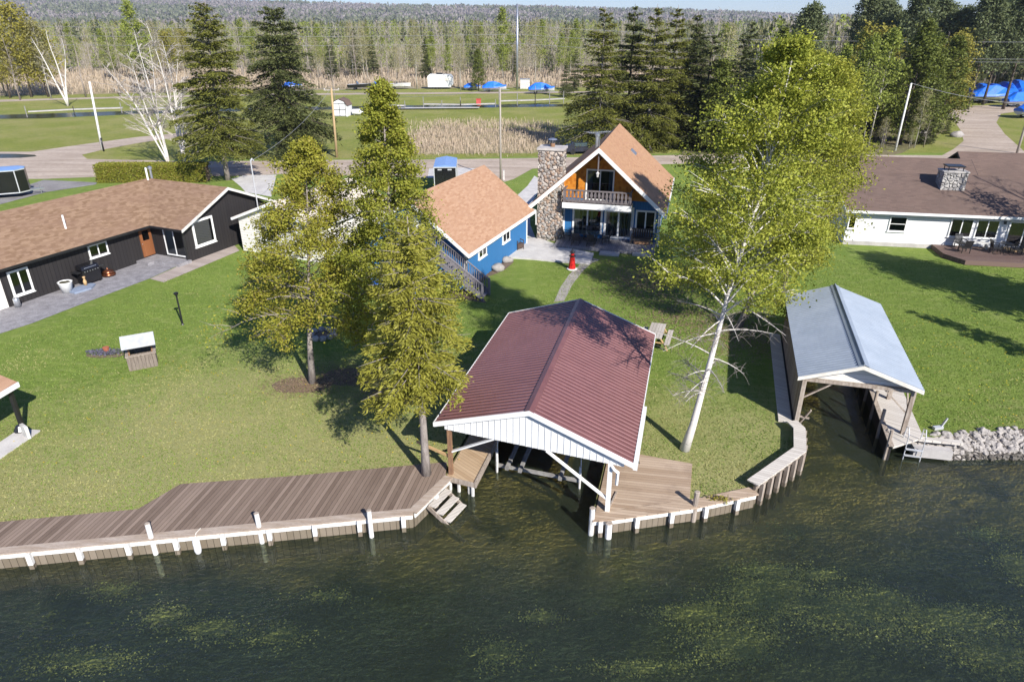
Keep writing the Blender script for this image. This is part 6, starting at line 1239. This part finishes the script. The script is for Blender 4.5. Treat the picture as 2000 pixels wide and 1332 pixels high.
# ------------------------------------------------------------------ trailers, boats and the far shore
def cargo(name, label, loc, deg, Lr, W, Ht, vnose=.6):
    t = thing(name, label, 'trailer', loc, deg)       # local +x is the front
    z0 = .45; P = [(0, -W / 2), (Lr, -W / 2), (Lr + vnose, -W * .18), (Lr + vnose, W * .18), (Lr, W / 2), (0, W / 2)]
    mb = MB(); mb.prism(P, z0, z0 + Ht); mb.obj('body', 'satin', t)
    q = [(x * 1.004 - .015, y * 1.03) for x, y in P]; mb = MB(); n = len(q); mb.add([(x, y, z0 + Ht + .002) for x, y in q] + [(x, y, z0 + Ht + .06) for x, y in q] + [(.0, 0, z0 + Ht + .17), (Lr + vnose - .1, 0, z0 + Ht + .17)],
        [(i, (i + 1) % n, n + (i + 1) % n, n + i) for i in range(n)] + [(n, n + 1, n + 2, 2 * n + 1, 2 * n), (n + 2, n + 3, 2 * n + 1), (n + 3, n + 4, n + 5, 2 * n, 2 * n + 1), (n + 5, n, 2 * n)]); mb.obj('roof', 'blueroof', t)
    mb = MB()
    for i in range(n):
        (x, y), (x2, y2) = P[i], P[(i + 1) % n]; mb.bar((x, y, z0 + Ht - .03), (x2, y2, z0 + Ht - .03), .05, .1); mb.bar((x, y, z0 + .03), (x2, y2, z0 + .03), .05, .1)
    for x, y in ((0, -W / 2), (0, W / 2), (Lr, -W / 2), (Lr, W / 2)): mb.bar((x, y, z0), (x, y, z0 + Ht), .08, .08)
    mb.obj('trim', 'alu', t)
    mb = MB(); mb.box(Lr * .62, Lr * .62 + .85, -W / 2 - .015, -W / 2 - .002, z0 + .15, z0 + Ht - .2); mb.obj('side_door', 'satin', t); mb = MB(); mb.box(-.02, -.003, -W * .4, W * .4, z0 + .08, z0 + Ht - .15); dr = mb.obj('door', 'satin', t)
    mb = MB()
    for x in (Lr * .62 - .04, Lr * .62 + .87): mb.box(x, x + .04, -W / 2 - .025, -W / 2 - .003, z0 + .1, z0 + Ht - .12)
    mb.box(-.03, -.022, -W * .3, -W * .12, z0 + Ht * .86, z0 + Ht * .92); mb.box(-.03, -.022, W * .15, W * .33, z0 + Ht * .86, z0 + Ht * .92); mb.obj('door_trim', 'alu', dr)
    for x in (Lr * .3, Lr * .3 + .85):
        for y in (-W / 2 - .08, W / 2 - .1): mb = MB(); mb.tube([(x, y, .34), (x, y + .2, .34)], .34, 12); wl = mb.obj('wheel', 'tyre', t); mb = MB(); mb.tube([(x, y - .015, .34), (x, y + .215, .34)], .18, 8); mb.obj('rim', 'steel', wl)
    mb = MB(); mb.bar((Lr, -W * .3, .5), (Lr + vnose + 1.1, 0, .5), .08, .1); mb.bar((Lr, W * .3, .5), (Lr + vnose + 1.1, 0, .5), .08, .1); mb.tube([(Lr + vnose + .8, 0, 0), (Lr + vnose + .8, 0, .95)], .04, 6); mb.obj('tongue', 'steel', t)
    for y in (-W * .42, W * .42): mb = MB(); mb.box(-.035, -.022, y - .05, y + .05, z0 + .25, z0 + .33); mb.obj('tail_light', 'red', t)
    return t
c = G(856, 372); cargo('cargo_trailer', 'black and white cargo trailer parked on the drive behind the blue garage', c + Vector((.9, -1.6, 0)), 93, 4.6, 2.1, 2.1)
c = G(-60, 398); cargo('cargo_trailer', 'glossy black enclosed trailer parked behind the black house at the left edge', c + Vector((-3.2, .6, 0)), 25, 6.6, 2.3, 2.1, .7)
def wrapped(label, loc, deg, s=1.0, group='boats under blue shrink wrap', proto=[]):
    if proto: return dup(proto[0], loc, deg, label, group, s)
    t = thing('covered_boat', label, 'boat', loc, deg, group); t.scale = (s, s, s); proto.append(t)
    xs = [0, .5, 1.6, 3.0, 4.4, 5.6, 6.4]; hw = [.95, 1.15, 1.2, 1.2, 1.05, .65, .08]; kz = [1.55, 1.9, 2.5, 2.75, 2.3, 1.85, 1.55]; sz = [1.05, 1.05, 1.08, 1.1, 1.2, 1.32, 1.45]
    mb = MB(); vs = []; fs = []
    for i in range(7): vs += [(xs[i], -hw[i], sz[i]), (xs[i], -hw[i] * .93, sz[i] + .3), (xs[i], -hw[i] * .32, kz[i] - .12 * (i % 2)), (xs[i], hw[i] * .32, kz[i] - .12 * (i % 2)), (xs[i], hw[i] * .93, sz[i] + .3), (xs[i], hw[i], sz[i])]
    for i in range(6):
        for k in range(5): a = i * 6 + k; fs.append((a, a + 6, a + 7, a + 1))
    fs.append(tuple(range(6))); fs.append(tuple(36 + k for k in range(6))[::-1]); mb.add(vs, fs); mb.obj('cover', 'tarp', t)
    mb = MB(); vs = []; fs = []
    for i in range(7): vs += [(xs[i] + .02, -hw[i] * .97, sz[i] + .02), (xs[i], -hw[i] * .7, .75), (xs[i] - .04 * i, 0, .55 + .06 * max(0, i - 3)), (xs[i], hw[i] * .7, .75), (xs[i] + .02, hw[i] * .97, sz[i] + .02)]
    for i in range(6):
        for k in range(4): a = i * 5 + k; fs.append((a, a + 1, a + 6, a + 5))
    fs.append((0, 4, 3, 2, 1)); mb.add(vs, fs); mb.obj('hull', 'alu', t)
    mb = MB(); mb.bar((.4, -.5, .5), (7.2, -.05, .5), .08, .1); mb.bar((.4, .5, .5), (7.2, .05, .5), .08, .1); mb.bar((1.8, -1.0, .4), (1.8, 1.0, .4), .08, .08); tr = mb.obj('trailer_frame', 'steel', t)
    for y in (-1.05, .87): mb = MB(); mb.tube([(1.8, y, .33), (1.8, y + .18, .33)], .33, 10); mb.obj('wheel', 'tyre', t)
    return t
def W2(px, py): c = G(px, py); return (c.x, c.y, 0)
wrapped('boat under bright blue wrap at the right end of the canal bank', W2(1032, 184), 5, .95); wrapped('long boat under blue wrap right of the round green cedar', W2(942, 180), 4, .9); wrapped('small boat under blue wrap left of the round green cedar', W2(906, 177), 10, .65)
wrapped('boat under blue wrap above the top of the tall cedar', W2(728, 176), 60, .75); wrapped('boat under blue wrap partly hidden behind the dark drooping spruce', W2(552, 176), 20, .75)
for px, py, d, s, lb in ((1892, 202, -8, 1.35, 'leftmost of the blue wrapped boats by the gravel bend'), (1925, 202, 80, 1.35, 'second from the left of the blue wrapped boats'), (1950, 201, 82, 1.3, 'third from the left of the blue wrapped boats'), (1973, 199, 80, 1.4, 'fourth from the left of the blue wrapped boats'), (1996, 198, 80, 1.5, 'blue wrapped boat in the back row at the right edge'),
    (1960, 210, 8, 1.1, 'blue wrapped boat with a pale hull in front of the row'), (1985, 232, 10, 1.15, 'nearest blue wrapped boat at the right edge of the gravel')): wrapped(lb, W2(px, py), d, s)
def openboat(label, loc, deg, hull, s=1.0):
    t = thing('motor_boat', label, 'boat', loc, deg); t.scale = (s,) * 3
    xs = [0, 2, 4, 5.2, 5.9]; hw = [1.05, 1.1, .95, .5, .05]; mb = MB(); vs = []; fs = []
    for i in range(5): vs += [(xs[i], -hw[i], 1.25 + .08 * i), (xs[i], -hw[i] * .75, .7), (xs[i], 0, .45 + .06 * i), (xs[i], hw[i] * .75, .7), (xs[i], hw[i], 1.25 + .08 * i)]
    for i in range(4):
        for k in range(4): a = i * 5 + k; fs.append((a, a + 1, a + 6, a + 5))
    fs.append((0, 4, 3, 2, 1)); mb.add(vs, fs); mb.obj('hull', hull, t)
    mb = MB()
    for i in range(4): mb.add([(xs[i], -hw[i] * .98, 1.24 + .08 * i), (xs[i + 1], -hw[i + 1] * .98, 1.32 + .08 * i), (xs[i + 1], hw[i + 1] * .98, 1.32 + .08 * i), (xs[i], hw[i] * .98, 1.24 + .08 * i)], [(0, 1, 2, 3)])
    mb.obj('deck', 'oldwhite', t); mb = MB(); mb.slab([(2.6, -.8, 1.4), (2.6, .8, 1.4), (2.2, .7, 1.95), (2.2, -.7, 1.95)], 0, off=(.04, 0, .02)); mb.obj('windscreen', 'tabletop', t)
    mb = MB(); mb.bar((0, 0, .42), (6.6, 0, .42), .1, .1); mb.bar((1.8, -1, .36), (1.8, 1, .36), .08, .08); mb.obj('trailer_frame', 'steel', t)
    for y in (-1.05, .87): mb = MB(); mb.tube([(1.8, y, .3), (1.8, y + .18, .3)], .3, 9); mb.obj('wheel', 'tyre', t)
openboat('dark hulled boat on a trailer at the marsh edge', W2(680, 176), 0, 'black'); openboat('whitish runabout on a trailer left of the white camper', W2(756, 175), 5, 'oldwhite')
c = G(836, 175); t = thing('camper', 'boxy white camper parked at the edge of the reeds', 'camper', (c.x, c.y, 0), 0)
mb = MB(); q = [(0, 0), (5.6, 0), (6.2, .6), (6.2, 2.3), (5.7, 2.9), (.5, 2.95), (0, 2.5)]
mb.add([(x, 0, .5 + z) for x, z in q] + [(x, 2.4, .5 + z) for x, z in q], [tuple(range(7)), tuple(range(7, 14))[::-1]] + [(i, i + 7, (i + 1) % 7 + 7, (i + 1) % 7) for i in range(7)]); mb.obj('body', 'white', t)
mb = MB(); mb.box(2.2, 3.6, .6, 1.6, 3.45, 3.75); mb.obj('roof_unit', 'black', t)
for u in (.8, 4.2): mb = MB(); mb.frame((0, 0, 0), (1, 0, 0), (0, -1, 0)); mb.box(u, u + 1, .003, .03, 1.9, 2.6); mb.obj('window', 'plastic', t)
mb = MB(); mb.frame((0, 0, 0), (1, 0, 0), (0, -1, 0)); mb.box(2.7, 3.4, .003, .03, .7, 2.6); mb.obj('door', 'oldwhite', t)
for x in (2.3, 3.1): mb = MB(); mb.tube([(x, .05, .35), (x, .3, .35)], .35, 10); mb.obj('wheel', 'tyre', t)
c = G(1016, 174); t = thing('utility_box', 'white cabinet at the foot of the tall steel pole', 'cabinet', c); mb = MB(); mb.box(0, 2.4, 0, 1.4, 0, 2.2); mb.obj('cabinet', 'oldwhite', t); mb = MB(); mb.box(-.08, 2.48, -.08, 1.48, 2.2, 2.3); mb.obj('lid', 'steel', t)
c = G(650, 228); t = thing('barn_shed', 'white barn shed with a dark trimmed double door and gambrel roof', 'shed', (c.x, c.y, 0), -4)
q = [(0, 0), (2.7, 0), (2.7, 1.7), (2.2, 2.5), (1.35, 2.85), (.5, 2.5), (0, 1.7)]; mb = MB(); mb.add([(x, 0, z) for x, z in q] + [(x, 3, z) for x, z in q], [tuple(range(7)), tuple(range(7, 14))[::-1]] + [(i, i + 7, (i + 1) % 7 + 7, (i + 1) % 7) for i in range(7)]); mb.obj('wall', 'lap', t)
mb = MB()
for i in range(2, 6): (x, z), (x2, z2) = q[i], q[i + 1]; k = 1.05; f = lambda x, z: (1.35 + (x - 1.35) * 1.07, z * 1.02 + .03); a, b = f(x, z), f(x2, z2); mb.slab([(a[0], -.15, a[1]), (b[0], -.15, b[1]), (b[0], 3.1, b[1]), (a[0], 3.1, a[1])], 0, off=(0, 0, .06))
mb.obj('roof', 'roofbrown', t)
mb = MB(); mb.frame((0, 0, 0), (1, 0, 0), (0, -1, 0))
for x in (.25, 1.33, 2.4): mb.box(x - .04, x + .04, .003, .04, .05, 2.2)
for z in (.05, 1.1, 2.15): mb.box(.29, 1.29, .003, .035, z, z + .08); mb.box(1.37, 2.36, .003, .035, z, z + .08)
mb.obj('door_trim', 'black', t)
c = G(690, 226); t = thing('propane_tank', 'white tank lying beside the barn shed', 'tank', (c.x, c.y, 0)); mb = MB(); mb.tube([(-.2, 0, .6), (0, 0, .6), (1.6, 0, .6), (1.8, 0, .6)], [.2, .5, .5, .2], 12); mb.obj('tank', 'white', t, True); mb = MB(); mb.box(.2, .3, -.3, .3, 0, .2); mb.box(1.3, 1.4, -.3, .3, 0, .2); mb.obj('foot', 'steel', t)
c = G(935, 210); t = thing('red_box', 'red storage box on the far canal dock', 'box', (c.x, c.y, 0)); mb = MB(); mb.box(-.45, .45, -.3, .3, .3, 1.5); mb.obj('box', basic('faded_red', (.5, .09, .08)), t); mb = MB(); mb.box(-.5, .5, -.34, .34, 1.5, 1.56); mb.obj('lid', 'red', t)
c = G(1105, 303); t = thing('parked_car', 'dark parked car half hidden behind the stone chimney', 'car', (c.x, c.y, 0), 8)
mb = MB(); q = [(0, .35), (4.6, .35), (4.6, .8), (3.6, .95), (2.9, 1.45), (1.0, 1.5), (.2, 1.0), (0, .9)]; mb.add([(x, 0, z) for x, z in q] + [(x, 1.75, z) for x, z in q], [tuple(range(8)), tuple(range(8, 16))[::-1]] + [(i, i + 8, (i + 1) % 8 + 8, (i + 1) % 8) for i in range(8)]); mb.obj('body', basic('dark_blue_car_paint', (.015, .02, .035), None, 2, .02, 10, .15, spec=.6, coat=.5), t)
mb = MB(); mb.slab([(3.56, .1, .97), (3.56, 1.65, .97), (2.92, 1.6, 1.42), (2.92, .15, 1.42)], 0, off=(.02, 0, .02)); mb.box(1.1, 2.7, -.01, -.003, 1.0, 1.4); mb.obj('window', 'tabletop', t)
for x in (.9, 3.7):
    for y in (-.02, 1.57): mb = MB(); mb.tube([(x, y, .33), (x, y + .2, .33)], .33, 12); mb.obj('wheel', 'tyre', t)
# docks along the canal
def dock(label, pts, h, step, hi, group='docks along the canal'):
    P = [Vector((*tuple(G(*p))[:2], h)) for p in pts]; t = thing('canal_dock', label, 'dock', (P[0].x, P[0].y, 0), group=group); o = Vector((P[0].x, P[0].y, 0)); mb = MB()
    for i in range(len(P) - 1): mb.bar(P[i] - o, P[i + 1] - o, 1.1, .14)
    mb.obj('deck_boards', 'concrete', t); k = 0
    for i in range(len(P) - 1):
        n = max(1, int((P[i + 1] - P[i]).length / step))
        for j in range(n + 1):
            q = P[i].lerp(P[i + 1], j / n) - o; q.y -= .6; mb = MB(); mb.tube([(q.x, q.y, -.3), (q.x, q.y, h + (hi if (k % 3) else hi * 1.8))], .08, 5); mb.obj('pile', 'bunk', t); k += 1
dock('long white dock with low posts at the left end of the canal', [(58, 229), (150, 224), (242, 221)], .9, 4.5, .55); dock('white dock continuing behind the olive spruce', [(262, 224), (330, 221), (378, 219)], .9, 4.5, .5)
dock('grey dock in the middle of the canal behind the tall cedar', [(745, 214), (792, 214)], .7, 4, .9); dock('long plain dock in the middle of the canal ending at the red box', [(828, 210), (900, 211), (968, 209)], .6, 3.6, .8); dock('dock with tall posts at the right end of the canal', [(975, 207), (1045, 205), (1100, 202)], .9, 3.2, 1.5)
sheet('quay', [(775, 215.5), (935, 214.5), (938, 212.6), (775, 213.4)], 'slab', .3)
# utility poles, masts and wires
def pole(px, py, ty, label, r0=.15, m_='utility', arm=True, lean=0.0, lamp=False, armz=.25, armd=(1, .15)):
    c = G(px, py); Ht = ZAT(ty, c.y); t = thing('utility_pole', label, 'utility pole', c); mb = MB(); mb.tube([(0, 0, -.2), (lean * .5, 0, Ht / 2), (lean, 0, Ht)], [r0, r0 * .88, r0 * .72], 9); mb.obj('shaft', m_, t, True)
    if arm:
        mb = MB(); a = Vector((armd[0], armd[1], 0)).normalized() * .9; b = Vector((lean, 0, Ht - armz)); mb.bar(b - a, b + a, .1, .12); ca = mb.obj('crossarm', 'utility', t)
        for f in (-.9, .9): mb = MB(); mb.lathe([(.05, .06), (.06, .16), (.03, .2)], b + a * f, 6); mb.obj('insulator', 'oldwhite', ca)
    return c + Vector((lean, 0, Ht))
p1 = pole(200, 294, 160, 'pale utility pole at the left gravel fork', .16, 'whitewash', False, .5); pole(203, 296, 270, 'short dark stub post at the foot of the pale utility pole', .12, 'black', False)
p2 = pole(658, 308, 172, 'tan utility pole between the dark spruce and the tall cedar', .16, 'tanpole', True, .2); p3 = pole(978, 352, 172, 'slim grey utility pole rising behind the blue garage roof', .11, 'utility', False, 0)
p4 = pole(1010, 176, 8, 'very tall grey steel pole beyond the canal', .3, 'steel', False); p5 = pole(1748, 295, 163, 'leaning grey utility pole at the edge of the right wood', .14, 'whitewash', False, .1)
p6 = pole(1824, 238, 114, 'leaning utility pole with a crossarm among the yellow green trees', .15, 'utility', True, .6); p7 = pole(1986, 300, 196, 'dark utility pole behind the brown roof at the right edge', .16, 'utility', False, 0)
def cable(label, a, b, sag, r_=.018, m_='wire'):
    a, b = Vector(a), Vector(b); n = 24; mb = MB(); mb.tube([a.lerp(b, i / n) - Vector((0, 0, sag * 4 * (i / n) * (1 - i / n))) for i in range(n + 1)], r_, 4); o = mb.obj('power_line', m_, None); return tag(o, label, 'power line', 'overhead power lines')
d4 = p4.y
for k, (z, lb) in enumerate(((14.4, 'topmost wire strung from the tall steel pole across the marsh'), (12.4, 'middle wire strung from the tall steel pole across the marsh'), (10.4, 'lowest wire strung from the tall steel pole across the marsh'))):
    cable(lb, (p4.x, d4, z + .1), (-230, d4 + 6, z + 2.6), 1.6, .03); cable(lb.replace('across the marsh', 'toward the right wood'), (p4.x, d4, z + .1), (120, d4 - 4, z - 1.5), 1.6, .03)
c6 = p6
for k, (dz, lb) in enumerate(((2.6, 'upper wire crossing in front of the tall pines at the right'), (.1, 'second wire crossing in front of the pines at the right'), (-.35, 'third wire crossing in front of the pines at the right'))):
    cable(lb, (28, c6.y + 6, c6.z + dz + .2), (150, c6.y - 10, c6.z + dz + .8), .7, .02)
cable('drooping service wire from the leaning pole to the gravel bend', p5, tuple(p7 + Vector((6, 0, -.6))), .8, .022); cable('thin service wire between the tan pole and the slim grey pole', p2, p3, .9, .016); cable('service wire from the tan pole to the pale pole on the left', p2, p1, .9, .016)
cable('short service wire from the mast of the black house to the tan pole', p2, (*L(BO, BD, 6.6, -3.6), 5.8), .7, .014)
c = G(1092, 352); t = thing('marker_post', 'short pale marker post at the chalet drive', 'post', G(984, 352)); mb = MB(); mb.tube([(0, 0, 0), (0, 0, 1.0)], .06, 6); mb.obj('shaft', 'whitewash', t); mb = MB(); mb.lathe([(.07, 1.0), (.03, 1.06)], (0, 0, 0), 6); mb.obj('cap', 'steel', t)

# the air: thin haze round the whole scene
hz = MB(); hz.box(-5200, 5200, -300, 5000, -6, 420); ho = hz.obj('haze', [bpy.data.materials.new('thin_haze')]); hmt = ho.data.materials[0]; hmt.use_nodes = True; hmt.node_tree.nodes.clear()
ou = hmt.node_tree.nodes.new('ShaderNodeOutputMaterial'); pv = hmt.node_tree.nodes.new('ShaderNodeVolumePrincipled'); pv.inputs['Color'].default_value = (.86, .92, 1, 1); pv.inputs['Density'].default_value = .00012; pv.inputs['Anisotropy'].default_value = .2
hmt.node_tree.links.new(pv.outputs[0], ou.inputs['Volume']); tag(ho, None, None, None, 'stuff')
